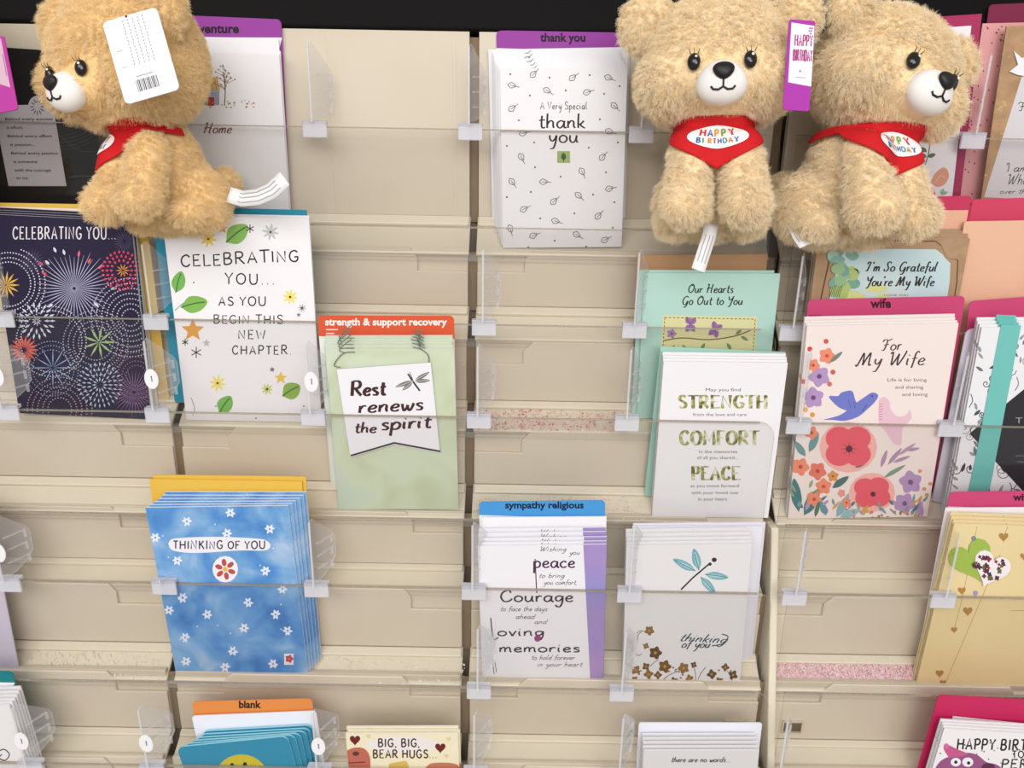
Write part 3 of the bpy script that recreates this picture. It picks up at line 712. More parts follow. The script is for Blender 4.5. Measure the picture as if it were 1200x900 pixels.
# our hearts
s = Sheet('C', 2, 748, 897, 298, 738, 884); s.build('envelope', (178, 138, 100), 'brown kraft envelope behind the our hearts card', 'envelope', None, 'envelope')
s = Sheet('C', 13, 757, 912, 320, 744, 896); a = s.art
a.text('Our Hearts', 806, 859, 343, 5, INK, 1.1, script=True, slant=.2, cal=.5); a.text('Go Out to You', 799, 870, 357, 5, INK, 1.1, script=True, slant=.2, cal=.5)
a.poly([(777, 369), (770, 480), (880, 484), (888, 371)], (222, 216, 164)); a.up()
for p, q in (((779, 372), (885, 374)), ((779, 372), (773, 470)), ((885, 374), (879, 470))):
    for k in range(22): u = k / 22; v = u + .026; a.line([(p[0] + (q[0] - p[0]) * u, p[1] + (q[1] - p[1]) * u), (p[0] + (q[0] - p[0]) * v, p[1] + (q[1] - p[1]) * v)], .9, (80, 90, 70), sm=False)
a.line([(778, 399), (800, 396), (830, 398), (860, 394), (882, 386)], 1.4, (120, 100, 70))
for x, y, r in ((809, 380, 0), (838, 386, 20)):
    for d in (-120, -50, 120, 60): leaf(a, x, y, 10, 7, d + r, (160, 110, 170), (90, 60, 100))
flower(a, 787, 391, 6, 5, (170, 130, 180), (120, 80, 90))
for x, y, r in ((800, 404, 60), (862, 392, -40), (868, 394, 30), (852, 402, 60), (826, 402, 120), (790, 404, 100)): leaf(a, x, y, 10, 4, r, (130, 150, 100), (80, 100, 60))
MINT = (180, 216, 206)
s.build('greeting_card', MINT, 'pale mint our hearts go out to you card, front of its pair', 'card', edge=(196, 224, 216))
s.more([(-4.5, -3.0, 0)], 'pale mint our hearts go out to you card')

# grateful wife kraft card and neighbours
KR = noise_mat('kraft_card', [(.4, (170, 138, 106)), (.6, (180, 148, 114))], 80, 3)
tab('C', 1, (985, 1138, 231, 955, 1100), 249, (196, 54, 92), 'crimson index tab peeking up behind the grateful wife cards', body=(196, 54, 92), r=.005)
s = Sheet('C', 3, 978, 1131, 247, 946, 1095); s.build('envelope', (228, 176, 148), 'peach envelope behind the kraft grateful wife cards', 'envelope', None, 'envelope')
s = Sheet('C', 16, 960, 1134, 279, 930, 1096); a = s.art
def plaq(g): return [(983 - g, 300 - g), (986 - g, 296 - g), (992, 290 - g), (1096, 291 - g), (1103, 296 - g), (1107 + g * .3, 302), (1114 + g, 308 - g * .4), (1113 + g, 330), (1107 + g, 370), (1094 + g, 470), (957 - g, 470), (968 - g, 360)]
a.poly(plaq(9), (92, 62, 34)); a.up(); a.poly(plaq(7.6), (174, 142, 110)); a.up()
s.build('greeting_card', KR, "kraft card with watercolour plaque and I'm so grateful verse, front copy", 'card', edge=(206, 190, 172))
art = Art(lambda x, y: s.to(x, y, s.th + .0012)); rn = random.Random(21)
for k in range(26): art.ell(rn.uniform(976, 1000), rn.uniform(296, 345), rn.uniform(4, 9), rn.uniform(4, 8), rn.choice([(124, 168, 150), (150, 186, 140), (178, 196, 118), (136, 178, 162), (168, 202, 186)]), 0, 9)
for k in range(10): art.ell(rn.uniform(985, 1040), rn.uniform(338, 360), rn.uniform(8, 16), rn.uniform(3, 5), rn.choice([(214, 220, 150), (196, 214, 140), (190, 216, 190)]), 0, 10)
art.up()
for k in range(6): art.line([(972 + 2.2 * k, 348), (976 + 2.2 * k, 336 - k % 3)], .7, (60, 80, 60))
art.text("I'm So Grateful", 1014, 1097, 318, 5.6, (50, 40, 36), 1.2, script=True, slant=.3, cal=.8); art.text("You're My Wife", 1014, 1094, 335, 5.6, (50, 40, 36), 1.2, script=True, slant=.3, cal=.8); tiny(art, [('I LOVE YOU', 1036, 1064, 347)], (90, 80, 76), 2.2)
s.piece('plaque', plaq(-1), .0003, .0012, noise_mat('watercolour_plaque', [(.3, (186, 214, 224)), (.7, (214, 228, 222))], 14, 3), 'watercolour landscape plaque with black script', art, edge=(240, 244, 240))
s.more([(-.4, -2.6, 0), (.2, -5.2, 0), (-.2, -7.8, 0), (0, -10.2, 0)], "kraft I'm so grateful you're my wife card")
tab('C', 1, (1139, 1320, 231, 1098, 1270), 259, (206, 64, 98), 'crimson index tab above the plain peach envelope at right edge', body=(206, 64, 98), r=.005)
s = Sheet('C', 9, 1131, 1312, 258, 1090, 1262); s.build('envelope', noise_mat('peach_paper', [(.3, (232, 186, 156)), (.7, (226, 180, 150))], 5, 2), 'large plain peach envelope at the right edge', 'envelope', None, 'envelope', r=.002)

# ================================================================== third row
ORG = (214, 88, 52)
def t_(a):
    a.font('strength & support recovery', 381, 524, 381, 11.5, (240, 232, 226), .035); a.rect(382, 385.5, 396, 387, (240, 210, 200)); a.rect(382, 390, 392, 391.5, (240, 210, 200))
tab('D', 2, (372, 532, 370, 388, 537), 394, ORG, 'orange index tab reading strength and support recovery', body=(232, 236, 226), text=t_)
s = Sheet('D', 5, 375, 527, 396, 390, 533); s.build('envelope', (232, 238, 230), 'pale envelope behind the rest renews the spirit cards', 'envelope', None, 'envelope')
s = Sheet('D', 21, 381, 533, 409, 398, 537)
GREEN = noise_mat('soft_green_watercolour', [(.3, (190, 200, 168)), (.5, (206, 216, 190)), (.68, (198, 214, 200)), (.8, (178, 196, 190))], 16, 2, dist=.6)
s.build('greeting_card', GREEN, 'pale green rest renews the spirit card with hanging banner, front of its stack', 'card')
art = Art(lambda x, y: s.to(x, y, s.th + .0016)); BR = (70, 34, 36)
art.text('Rest', 411, 452, 464, 8.6, BR, 2.8, cal=.8, slant=.08, rot=-2); art.text('renews', 420, 496, 484, 8.2, BR, 2.3, cal=.8, slant=.12, rot=-3); art.text('the', 415, 441, 507, 6.2, BR, 2, cal=.7, slant=.1); art.text('spirit', 446, 505, 504, 8.2, BR, 2.4, cal=.8, slant=.12, rot=-3)
art.line([(478, 438), (484, 447), (492, 458)], 2, (50, 44, 46)); art.line([(478, 447), (484, 447), (480, 436)], .7, INK)
for x, y, l, r in ((484, 446, 22, 160), (484, 447, 16, 140), (486, 446, 20, -30), (486, 447, 18, -4)):
    for w_ in (4.6,): leaf(art, x, y, l, w_, r, (120, 118, 116), (230, 230, 230))
art.line([(411, 534), (462, 519), (516, 529)], 2.2, (66, 60, 56), sm=False)  # shadow along the banner's lower edge, painted as a dark line
s.piece('banner', [(395, 432), (505, 424), (516, 530), (462, 520), (411, 535)], .0009, .0016, (236, 234, 240), 'white swallowtail paper banner with brown brush lettering', art, edge=(80, 76, 70))
for pair in (([(399, 430), (392, 428), (396, 420), (404, 413), (416, 412)], [(404, 413), (398, 409), (412, 397)]), ([(503, 424), (502, 416), (494, 409), (484, 406)], [(494, 409), (490, 402), (498, 404)])):
    bm = bmesh.new()
    for pts in pair: tube(bm, [Vector((*s.to(x, y), s.th + .0012)) for x, y in smooth_pts(pts)], .00045)
    st = link('twine', bmesh_to('twine', bm, mat((120, 130, 118), .9)), s.o); st['label'] = 'grey green twine holding the banner'
s.more([(-1.0, -3.4, 0), (-1.8, -6.4, .2), (-1.6, -9, 0), (-2.2, -12, 0)], 'pale green rest renews card')

# strength comfort peace
s = Sheet('D', 8, 772, 922, 409, 756, 890); s.build('envelope', (166, 208, 192), 'mint green envelope behind the strength comfort peace cards', 'envelope', None, 'envelope')
s = Sheet('D', 22.3, 776, 924, 424, 765, 898); a = s.art; DK = (84, 80, 78)
FOIL = noise_mat('green_gold_foil', [(.35, (96, 92, 54)), (.5, (168, 170, 96)), (.62, (214, 214, 190))], 220, 3, .35, .5)
for t, x0, x1, y, h in (('STRENGTH', 795, 899, 478, 7.2), ('COMFORT', 797, 889, 521, 8), ('PEACE', 811, 867, 562, 7.6)): a.text(t, x0, x1, y, h, FOIL, 2.6, track=.3, cal=1.1, serif=True)
tiny(a, [('May you find', 827, 868, 458.5), ('from the love and care', 812, 875, 487.5), ('in the memories', 819, 864, 531), ('of all you shared...', 817, 865, 538), ('as you move forward', 809, 866, 571), ('with your loved one', 810, 865, 579), ('in your heart.', 818, 853, 586.5)], DK, 3.8)
s.build('greeting_card', (236, 234, 238), 'white strength comfort peace card with foil words, front of its stack', 'card')
s.more([(-.2, -2.4, 0), (.1, -5, 0), (0, -8, 0)], 'white strength comfort peace card')

# for my wife
def t_(a): a.font('wife', 1020, 1044, 360.5, 15, (50, 14, 36), .03); a.rect(948, 369, 962, 370.2, (150, 30, 70))
tab('D', 2, (948, 1129, 349, 924, 1094), 384, MAG, 'pink index tab reading wife above the bluebird flower card', body=MAG, text=t_)
s = Sheet('D', 22.3, 946, 1121, 380, 922, 1085); a = s.art; rn = random.Random(31)
a.text('For', 1033, 1056, 411, 6.4, (70, 60, 66), 1.2, script=True, slant=.25, cal=.7, rot=-3); a.text('My Wife', 1003, 1083, 429, 8, (70, 60, 66), 1.4, script=True, slant=.25, cal=.7, rot=-1)
tiny(a, [('Life is for living', 1040, 1086, 447), ('and sharing', 1049, 1082, 455.5), ('and loving', 1057, 1087, 464)], (90, 84, 90), 4)
PK, CO, LV, TL = (226, 92, 108), (232, 140, 110), (176, 146, 190), (72, 124, 126)
a.ell(994, 524, 34, 30, (238, 178, 170)); a.ell(1022, 577, 27, 23, (238, 178, 170)); a.up()
for k in range(4): a.ell(994 + 15 * math.cos(R(90 * k + 45)), 523 + 13 * math.sin(R(90 * k + 45)), 16, 14, PK, 0); a.ell(1022 + 11 * math.cos(R(90 * k + 40)), 577 + 9 * math.sin(R(90 * k + 40)), 13, 11, PK)
a.up(); a.ell(995, 526, 4, 4, (90, 40, 60)); a.ell(1023, 579, 3, 3, (90, 40, 60)); a.layer -= 1
for k in range(8):
    t = R(45 * k); a.up(); a.line([(995 + 4 * math.cos(t), 526 + 4 * math.sin(t)), (995 + 9 * math.cos(t), 526 + 8 * math.sin(t))], .6, (140, 50, 70), sm=False); a.layer -= 1
# birds
BL = (112, 120, 196); PL = (226, 190, 204)
a.curve([(964, 492), (985, 486), (998, 476), (1012, 466), (1022, 460), (1029, 463), (1026, 470), (1018, 478), (1006, 488), (990, 493), (975, 492)], BL); a.curve([(996, 482), (984, 478), (974, 469), (972, 464), (982, 464), (986, 460), (998, 458), (1002, 468), (1006, 478)], BL)
a.up(); a.ell(1022, 464, 1, 1, INK, n=8); a.line([(1000, 470), (1002, 478)], .7, (80, 86, 160)); a.line([(994, 468), (997, 478)], .7, (80, 86, 160)); a.line([(1010, 482), (1016, 474)], .8, (70, 70, 140)); a.layer -= 1
a.curve([(1030, 468), (1036, 465), (1042, 470), (1044, 480), (1052, 488), (1062, 486), (1066, 480), (1068, 490), (1058, 502), (1056, 520), (1048, 520), (1038, 506), (1030, 494)], PL)
for k in range(7): a.line([(1030, 474 + 3 * k), (1034, 473 + 3 * k)], .8, (214, 120, 140), sm=False)
# small blossoms
for x, y, r, c, ce in ((969, 417, 10, CO, (200, 80, 60)), (953, 428, 8, CO, (190, 70, 60)), (960, 441, 13, LV, (110, 70, 120)), (953, 466, 13, LV, (110, 70, 120)), (951, 507, 8, CO, (120, 110, 60)), (936, 547, 11, CO, (190, 70, 60)), (958, 552, 11, (222, 120, 100), (190, 70, 60)), (963, 570, 10, CO, (200, 80, 60)), (952, 585, 9, CO, (190, 80, 70)), (976, 558, 7, (216, 150, 80), (190, 80, 60)), (1067, 565, 14, LV, (120, 90, 130)), (1060, 590, 13, LV, (120, 90, 130)), (990, 589, 6, CO, (190, 70, 60)), (986, 578, 5, (230, 150, 140), None)):
    if y > 540 and c == CO: x += 2
    flower(a, x, y, r, 5, c, ce, rn.uniform(0, 70), .55)
for x, y, c in ((949, 409, (200, 70, 70)), (941, 447, (216, 120, 90)), (976, 436, (200, 90, 90)), (972, 450, (206, 110, 100)), (944, 480, (230, 170, 90)), (952, 486, (220, 150, 80)), (968, 400, (206, 90, 80))): a.ell(x, y, 3, 3, c, n=10)
for x, y, l, wd, r, c in ((936, 600, 40, 12, -98, TL), (942, 604, 36, 13, -60, TL), (948, 530, 26, 9, -65, (110, 150, 150)), (944, 535, 22, 8, -125, (110, 150, 150)), (975, 572, 24, 8, -35, (80, 110, 110)), (980, 606, 30, 10, -60, (140, 176, 180)), (984, 606, 26, 9, -20, (150, 184, 190)), (968, 604, 18, 8, -110, (100, 150, 160)), (972, 425, 20, 5, -40, (120, 130, 120)), (1035, 560, 30, 5, -30, (130, 150, 130)), (1040, 545, 26, 5, -50, (176, 140, 170)), (1046, 542, 22, 4, -20, (176, 140, 170)), (1052, 534, 26, 4, -35, (186, 150, 176)), (1062, 528, 16, 4, -10, (176, 140, 170)), (1032, 548, 22, 5, -70, (176, 140, 170)), (1072, 603, 18, 8, -60, (190, 160, 200)), (1080, 606, 18, 8, -100, (176, 150, 190)), (1010, 604, 14, 5, -60, (206, 160, 80)), (955, 606, 20, 5, -75, (90, 120, 100)), (1002, 548, 20, 7, -35, (80, 110, 115))): leaf(a, x, y, l, wd, r, c)
for k in range(22): a.ell(rn.uniform(990, 1080), rn.uniform(598, 607), 1.7, 1.7, rn.choice([(206, 160, 80), (200, 130, 110), (120, 130, 90)]), n=7)
for k in range(46):
    x = rn.uniform(926, 1084); y = 606 - abs(rn.gauss(0, 15)) - max(0, (985 - x)) * rn.uniform(0, .45)
    if (x - 994) ** 2 / 1200 + (y - 524) ** 2 / 950 > 1 and (x - 1022) ** 2 / 760 + (y - 577) ** 2 / 560 > 1: leaf(a, x, y, rn.uniform(7, 14), rn.uniform(2.5, 5), rn.uniform(-150, -30), rn.choice([(80, 120, 122), (120, 156, 160), (150, 160, 130), (176, 146, 190), (206, 160, 90)]))
for x, y in ((1083, 573), (1086, 580), (1078, 552), (1090, 567)): a.ell(x, y, 2.6, 2.2, (214, 150, 110), n=8)
s.build('greeting_card', (236, 222, 218), 'blush for my wife card with bluebird and coral flowers, front of its stack', 'card')
s.more([(-.3, -2.2, 0), (-.8, -4.6, .1), (-.2, -8, 0)], 'blush for my wife card with bluebird and coral flowers')

# black and white wife card
def t_(a): a.rect(1146, 371, 1157, 372.2, (150, 30, 70))
tab('D', 2, (1137, 1318, 346, 1110, 1280), 386, MAG, 'plain pink index tab at right edge above the black diamond card', body=MAG, text=t_)
s = Sheet('D', 7, 1131, 1300, 386, 1091, 1246); s.build('envelope', (216, 214, 226), 'pale lavender envelope left of the black diamond card', 'envelope', None, 'envelope', r=.006)
s = Sheet('D', 22.3, 1150, 1318, 383, 1106, 1262); a = s.art; rn = random.Random(41)
for k in range(150):
    y = rn.uniform(386, 600); xl = 1150 - (y - 383) * .2; x = xl + rn.uniform(3, 100)
    g = rn.choice([(70, 70, 76), (110, 110, 116), (150, 150, 156)])
    q = rn.random()
    if q < .6: leaf(a, x, y, rn.uniform(7, 12), rn.uniform(2.5, 4.5), rn.uniform(-160, -20), g)
    elif q < .85:
        r_ = rn.uniform(4, 9); a.line([(x + r_ * (1 - t / 9) * math.cos(t), y + r_ * (1 - t / 9) * math.sin(t)) for t in [i * .8 for i in range(11)]], 1, g)
    else: a.line([(x, y), (x + 4, y - 8), (x + 2, y - 16)], 1, g)
DI = (44, 43, 48)
a.up(); a.poly([(1136, 508), (1205, 452), (1300, 508), (1212, 590)], DI); a.up()
a.font('T', 1190, 1198, 496, 10, (150, 150, 156)); tiny(a, [('you are', 1190, 1212, 535), ('my wife', 1192, 1214, 542)], (130, 130, 136), 2.6)
s.build('greeting_card', (232, 232, 236), 'black and white leafy card with black diamond and teal ribbon, front copy', 'card')
s.piece('ribbon', [(1173, 380), (1196, 381), (1162, 560), (1150, 612), (1126, 612), (1142, 540)], .0003, .0008, mat((112, 192, 186), .35, .5, 'teal_satin'), 'teal satin ribbon band')
s.more([(-.8, -2.6, 0), (-1.2, -5.4, 0), (-.6, -8.6, 0)], 'black and white leafy card with teal ribbon')
# ================================================================== lower rows
YE = (226, 184, 76)
s = Sheet('F', 3, 178, 361, 557, 212, 373); s.build('envelope', YE, 'rear yellow envelope behind the blue thinking of you cards', 'envelope', None, 'envelope')
s = Sheet('F', 5, 174, 356, 562, 206, 368); s.build('envelope', YE, 'nearer yellow envelope right behind the blue thinking of you cards', 'envelope', None, 'envelope')
BLUE = noise_mat('blue_watercolour', [(.28, (56, 108, 180)), (.42, (84, 142, 206)), (.56, (120, 168, 216)), (.72, (176, 198, 226))], 26, 5, dist=.5)
s = Sheet('F', 22.3, 171, 338, 593, 207, 362); a = s.art; rn = random.Random(51); BW = (224, 232, 246)
for x, y in ((219, 611), (270, 601), (266, 625), (316, 620), (208, 657), (311, 669), (331, 690), (214, 701), (291, 706), (198, 715), (243, 720), (337, 739), (286, 736), (217, 747), (273, 763), (218, 775), (264, 782), (320, 778), (323, 720), (214, 700), (182, 630)):
    for k in range(6): leaf(a, x, y, 6, 3, 60 * k + rn.uniform(-12, 12), BW)
    a.up(); a.ell(x, y, 1.2, 1.2, (110, 130, 190), n=6); a.layer -= 1
for k in range(14): a.ell(rn.uniform(190, 340), rn.uniform(605, 780), .9, .9, BW, n=6)
a.curve([(197, 637), (205, 631), (250, 629), (300, 631), (313, 634), (317, 640), (310, 645), (280, 645), (230, 648), (203, 645)], (234, 232, 240)); a.up()
a.text('THINKING OF YOU', 203, 311, 643, 4.6, (52, 46, 66), 1.5, track=.3, jitter=.08); a.layer -= 1
a.ell(264, 667, 15, 15.5, (236, 234, 240)); a.up()
for k in range(6): a.ell(264 + 8 * math.cos(R(60 * k + 20)), 667 + 8 * math.sin(R(60 * k + 20)), 4.4, 2.8, (190, 78, 74), 60 * k + 20)
a.ell(264, 667, 3, 3, (226, 180, 80)); a.layer -= 1; a.rect(333, 766, 344, 779, (232, 230, 238)); a.up(); flower(a, 339, 772, 5, 5, (190, 80, 90), (200, 160, 80))
s.build('greeting_card', BLUE, 'blue watercolour thinking of you card with star flowers, front of its stack', 'card')
s.more([(2.0, -2.2, -.3), (3.6, -4.6, -.5), (6.0, -7.2, -.8), (8, -10, -.9), (9.6, -13, -1.0)], 'blue watercolour thinking of you card')

# sympathy religious
tab('F', 2, (560, 710, 587, 568, 704), 604, (70, 150, 214), 'blue index tab reading sympathy religious', body=(236, 236, 242), text=lambda a: a.font('sympathy religious', 592, 684, 595.5, 11, (20, 26, 56), .03))
s = Sheet('F', 4, 563, 712, 605, 570, 704); s.build('envelope', WHITE, 'white envelope behind the peace courage cards', 'envelope', None, 'envelope')
s = Sheet('F', 22.3, 559, 711, 638, 566, 706); a = s.art
PU = noise_mat('purple_blue_wash', [(.3, (186, 152, 196)), (.5, (160, 140, 198)), (.7, (134, 148, 206))], 12, 3)
a.poly([(684, 600), (691, 830), (730, 830), (730, 600)], PU); a.up(); V = (70, 40, 70)
a.text('Wishing', 632, 663, 646, 2.8, DK, .6, script=True, slant=.3); a.text('you', 667, 679, 650, 2.8, DK, .6, slant=.3)
a.text('peace', 625, 674, 665, 7.4, V, 1.7, cal=.5); a.line([(627, 655), (629, 695)], 1.2, V, sm=False)
a.text('to bring', 631, 661, 677, 2.8, DK, .6, slant=.3); a.text('you comfort,', 637, 676, 685, 2.8, DK, .6, slant=.3)
a.text('Courage', 586, 672, 705, 6.8, (60, 52, 60), 1.7, script=True, cal=.5); a.text('to face the days', 586, 641, 716, 2.8, DK, .6, slant=.3); a.text('ahead', 604, 626, 725, 2.8, DK, .6, slant=.3); a.text('and', 626, 640, 731, 2.6, DK, .6, slant=.3)
a.line([(575, 724), (578, 748), (584, 747)], 1.3, V); a.text('oving', 583, 638, 745, 5.4, V, 1.6, cal=.4); a.ell(630, 748, 4, 4, (150, 70, 130)); a.text('memories', 585, 680, 764, 5.4, (60, 52, 60), 1.6, cal=.4); a.text('to hold forever', 622, 673, 773, 2.8, DK, .6, slant=.3); a.text('in your heart.', 629, 684, 781, 2.8, DK, .6, slant=.3)
a.line([(577, 772), (579, 790)], .8, DK, sm=False); a.line([(580, 776), (582, 788)], .7, DK, sm=False)
s.build('greeting_card', (234, 232, 238), 'white peace courage loving memories card with purple side band, front copy', 'card')
s.more([(.3, -2.6, 0), (.8, -6, 0), (.4, -10, .1), (.2, -13.5, 0)], 'white peace courage card with purple side band')

# dragonfly
s = Sheet('F', 2.5, 742, 896, 612, 735, 881); s.build('envelope', (222, 220, 230), 'rear white envelope showing right of the dragonfly card', 'envelope', None, 'envelope')
s = Sheet('F', 5, 741, 893, 616, 733, 876); s.build('envelope', (228, 226, 234), 'nearer white envelope tucked behind the dragonfly cards', 'envelope', None, 'envelope')
s = Sheet('F', 22.3, 734, 880, 638, 729, 866); a = s.art; rn = random.Random(61)
a.line([(798, 691), (812, 677), (832, 660)], 1.8, (52, 44, 44), sm=False); a.ell(837, 656, 3, 2.6, (50, 44, 48)); a.ell(832, 661, 2, 2, (50, 44, 48))
for x, y, l, wd, r in ((815, 669, 30, 9, 208), (819, 668, 26, 10, 257), (826, 673, 28, 9, 8), (821, 676, 26, 9, 48)): leaf(a, x, y, l, wd, r, (120, 170, 184), (60, 76, 86))
for x, y, l, wd, r in ((815, 669, 28, 4, 208), (819, 668, 24, 4, 257), (826, 673, 26, 4, 8), (821, 676, 24, 4, 48)):
    a.up(); leaf(a, x, y, l * .95, wd, r, (160, 200, 204)); a.layer -= 1
a.text('thinking', 795, 850, 751, 4.8, (60, 74, 88), 1.1, slant=.45, cal=.8, rot=3); a.text('of you', 798, 831, 759, 4.6, (60, 74, 88), 1.1, slant=.45, cal=.8); a.line([(834, 757), (848, 754), (853, 746), (846, 743)], 1.3, (60, 74, 88))
B1, B2 = (96, 70, 40), (140, 104, 56)
for x, y, r, n in ((761, 739, 6, 5), (768, 765, 8, 5), (757, 757, 4, 4), (779, 781, 8, 5), (801, 783, 7, 5), (745, 785, 6, 4), (813, 779, 4, 4), (834, 790, 6, 4), (850, 782, 5, 4), (859, 791, 6, 4), (808, 795, 5, 4), (790, 798, 5, 4), (760, 790, 6, 4), (771, 791, 5, 4), (744, 796, 4, 4), (843, 798, 5, 4), (757, 781, 5, 4)):
    flower(a, x, y, r, n, rn.choice([B1, B2, (116, 84, 44)]), (180, 140, 80), rn.uniform(0, 90), .5)
for p in ([(746, 742), (751, 739), (757, 741)], [(747, 751), (748, 744), (752, 740)], [(740, 763), (748, 768), (752, 766)], [(762, 781), (768, 775), (772, 774)], [(813, 781), (815, 790), (815, 798)], [(818, 796), (822, 788), (827, 782)], [(775, 798), (786, 790), (797, 786)], [(790, 786), (797, 788)], [(852, 786), (856, 792), (858, 800)]): a.line(p, .8, (120, 96, 70))
for k in range(14): a.ell(rn.uniform(740, 864), rn.uniform(780, 800), 1.4, 1.1, B2, n=7)
s.build('greeting_card', (222, 220, 222), 'white thinking of you card with blue dragonfly and brown flowers, front copy', 'card')
s.more([(.2, -2.8, 0), (.6, -6, 0), (.3, -9.5, 0), (.5, -13, 0)], 'white thinking of you dragonfly card')

# two hearts
def t_(a): a.font('wife', 1187, 1209, 586.5, 12, (50, 14, 36), .03)
tab('F', 2, (1114, 1310, 575, 1078, 1262), 594, MAG, 'pink index tab behind the yellow two hearts card', body=(238, 238, 242), text=t_)
s = Sheet('F', 5, 1107, 1294, 594, 1074, 1246); s.build('envelope', WHITE, 'white envelope behind the yellow two hearts cards', 'envelope', None, 'envelope')
CRM = noise_mat('pale_yellow_paper', [(.3, (232, 212, 164)), (.7, (224, 202, 150))], 7, 2)
s = Sheet('F', 21.4, 1118, 1294, 616, 1072, 1238, th=.0012); a = s.art; rn = random.Random(71)
for x0, y0, x1, y1 in ((1145, 617, 1128, 700), (1181, 617, 1176, 630), (1172, 650, 1108, 800), (1128, 700, 1118, 738)): a.line([(x0, y0), ((x0 + x1) / 2, (y0 + y1) / 2), (x1, y1)], .5, (170, 130, 80))
for x, y, r in ((1176, 629, 6), (1127, 692, 5), (1134, 716, 6), (1118, 738, 4), (1101, 789, 5), (1105, 800, 4), (1200, 652, 5)): a.poly(heart_pts(x, y, r), (176, 132, 70))
a.ell(1141, 631, 3, 3, (130, 140, 150)); a.ell(1143, 695, 3, 3, (160, 150, 190)); a.rect(1184, 715, 1205, 716, (200, 170, 120))
s.build('greeting_card', CRM, 'pale yellow card with green heart and berry print heart, front copy', 'card', edge=(240, 226, 190))
s.piece('heart_cutout', heart_pts(1138, 655, 27, -22), .0004, .0012, (158, 184, 80), 'plain green paper heart')
art = Art(lambda x, y: s.to(x, y, s.th + .0022))
for k in range(34):
    x, y = 1159 + rn.uniform(-19, 22), 662 + rn.uniform(-11, 18) - 0
    if (x - 1159) ** 2 / 460 + (y - 664) ** 2 / 380 < .7: flower(art, x, y, rn.uniform(2, 4), 4, rn.choice([(130, 30, 80), (150, 40, 60), (80, 50, 70), (90, 110, 60)]), None, rn.uniform(0, 90))
s.piece('heart_cutout', heart_pts(1160, 664, 23, 22), .0014, .0022, (238, 232, 234), 'white paper heart printed with berries', art)
s.more([(.3, -2.8, 0), (-.3, -5.8, 0), (.2, -9, 0)], 'pale yellow two hearts card')

# lavender envelopes at the left edge
s = Sheet('F', 22.3, -176, -18, 580, -128, 26); s.build('envelope', (212, 204, 222), 'nearest pale lavender envelope at the left edge of the rack', 'envelope', 'lavender envelopes at the left edge', 'envelope')
s = Sheet('F', 17, -180, -22, 576, -134, 20); s.build('envelope', (218, 212, 228), 'middle pale lavender envelope at the left edge of the rack', 'envelope', 'lavender envelopes at the left edge', 'envelope')
s = Sheet('F', 13, -186, -28, 574, -140, 13); s.build('envelope', (212, 204, 222), 'rearmost pale lavender envelope at the left edge of the rack', 'envelope', 'lavender envelopes at the left edge', 'envelope')

# bottom left white cards
tab('H', 2, (-140, 14, 785, -92, 56), 797, (20, 120, 126), 'dark teal index tab in the bottom left corner', body=(238, 238, 242))
s = Sheet('H', 22.3, -150, 13, 828, -90, 62); a = s.art
a.line([(-6, 884), (4, 878), (11, 884), (6, 891), (-1, 888), (2, 884)], 1.3, (70, 66, 70))
s.build('greeting_card', (228, 226, 226), 'white card with grey swirl at bottom left corner, front of its stack', 'card')
s.more([(1.2, -3, 0), (1.8, -6, 0), (2.2, -9.5, 0), (2.2, -13, 0), (2, -17, 0)], 'white card with grey swirl at bottom left')

# blank smiley
tab('H', 2, (223, 367, 820, 255, 386), 836, (226, 140, 72), 'orange index tab reading blank', body=(226, 140, 72), text=lambda a: a.font('blank', 280, 306, 829.5, 12, (30, 20, 18), .03))
s = Sheet('H', 4.5, 223, 372, 835, 256, 392); s.build('envelope', (236, 236, 246), 'white envelope behind the teal smiley cards', 'envelope', None, 'envelope', r=.003)
TC = (52, 136, 168)
s = Sheet('H', 22.3, 205, 337, 868, 246, 372); a = s.art
a.ell(283, 914, 32, 30, (196, 180, 52), n=28); a.up(); a.ell(272, 897, 2.4, 3, INK); a.ell(287, 896, 2.4, 3, INK); a.line([(264, 914), (280, 922), (302, 906)], 1.6, INK); a.line([(305, 898), (308, 904)], 1.2, INK, sm=False)
s.build('greeting_card', TC, 'teal rounded card with yellow smiling face, front of its stack', 'card', edge=(150, 214, 232), r=.006)
s.more([(3, -2.6, -1.2), (5.5, -5.2, -2), (8.5, -8.0, -2.6), (10.5, -11, -3), (12, -14, -3)], 'teal rounded smiley card')

# bear hugs
s = Sheet('H', 18, 403, 539, 858, 420, 540); a = s.art; HC = (236, 226, 196)
a.ell(472, 873, 44, 10, (232, 226, 222), n=20); a.up()
a.text('BIG, BIG,', 443, 492, 875, 4.6, (60, 40, 40), 1.6, track=.3); a.text('BEAR HUGS...', 437, 512, 888, 4.6, (60, 40, 40), 1.6, track=.3)
a.poly(heart_pts(416, 867, 6.5), (110, 34, 34)); a.poly(heart_pts(516, 876, 6.5), (110, 34, 34))
a.curve([(405, 880), (416, 876), (428, 878), (434, 890), (430, 906), (406, 906)], (190, 104, 88)); a.up(); a.ell(417, 883, 4, 2.6, (90, 60, 50)); a.line([(406, 894), (428, 893)], 1.4, (120, 60, 50)); a.layer -= 1
a.curve([(456, 895), (466, 893), (477, 893), (478, 910), (457, 910)], (216, 180, 96)); a.curve([(498, 900), (508, 894), (536, 896), (538, 912), (498, 910)], (196, 120, 92))
for x, y in ((432, 863), (526, 866), (523, 886)): a.poly(heart_pts(x, y, 3), (224, 206, 160))
s.build('greeting_card', HC, 'cream big big bear hugs card with brown hearts, front copy', 'card', edge=(240, 236, 222))
s.more([(.6, -3, -.4), (0, -6, 0)], 'cream big big bear hugs card')

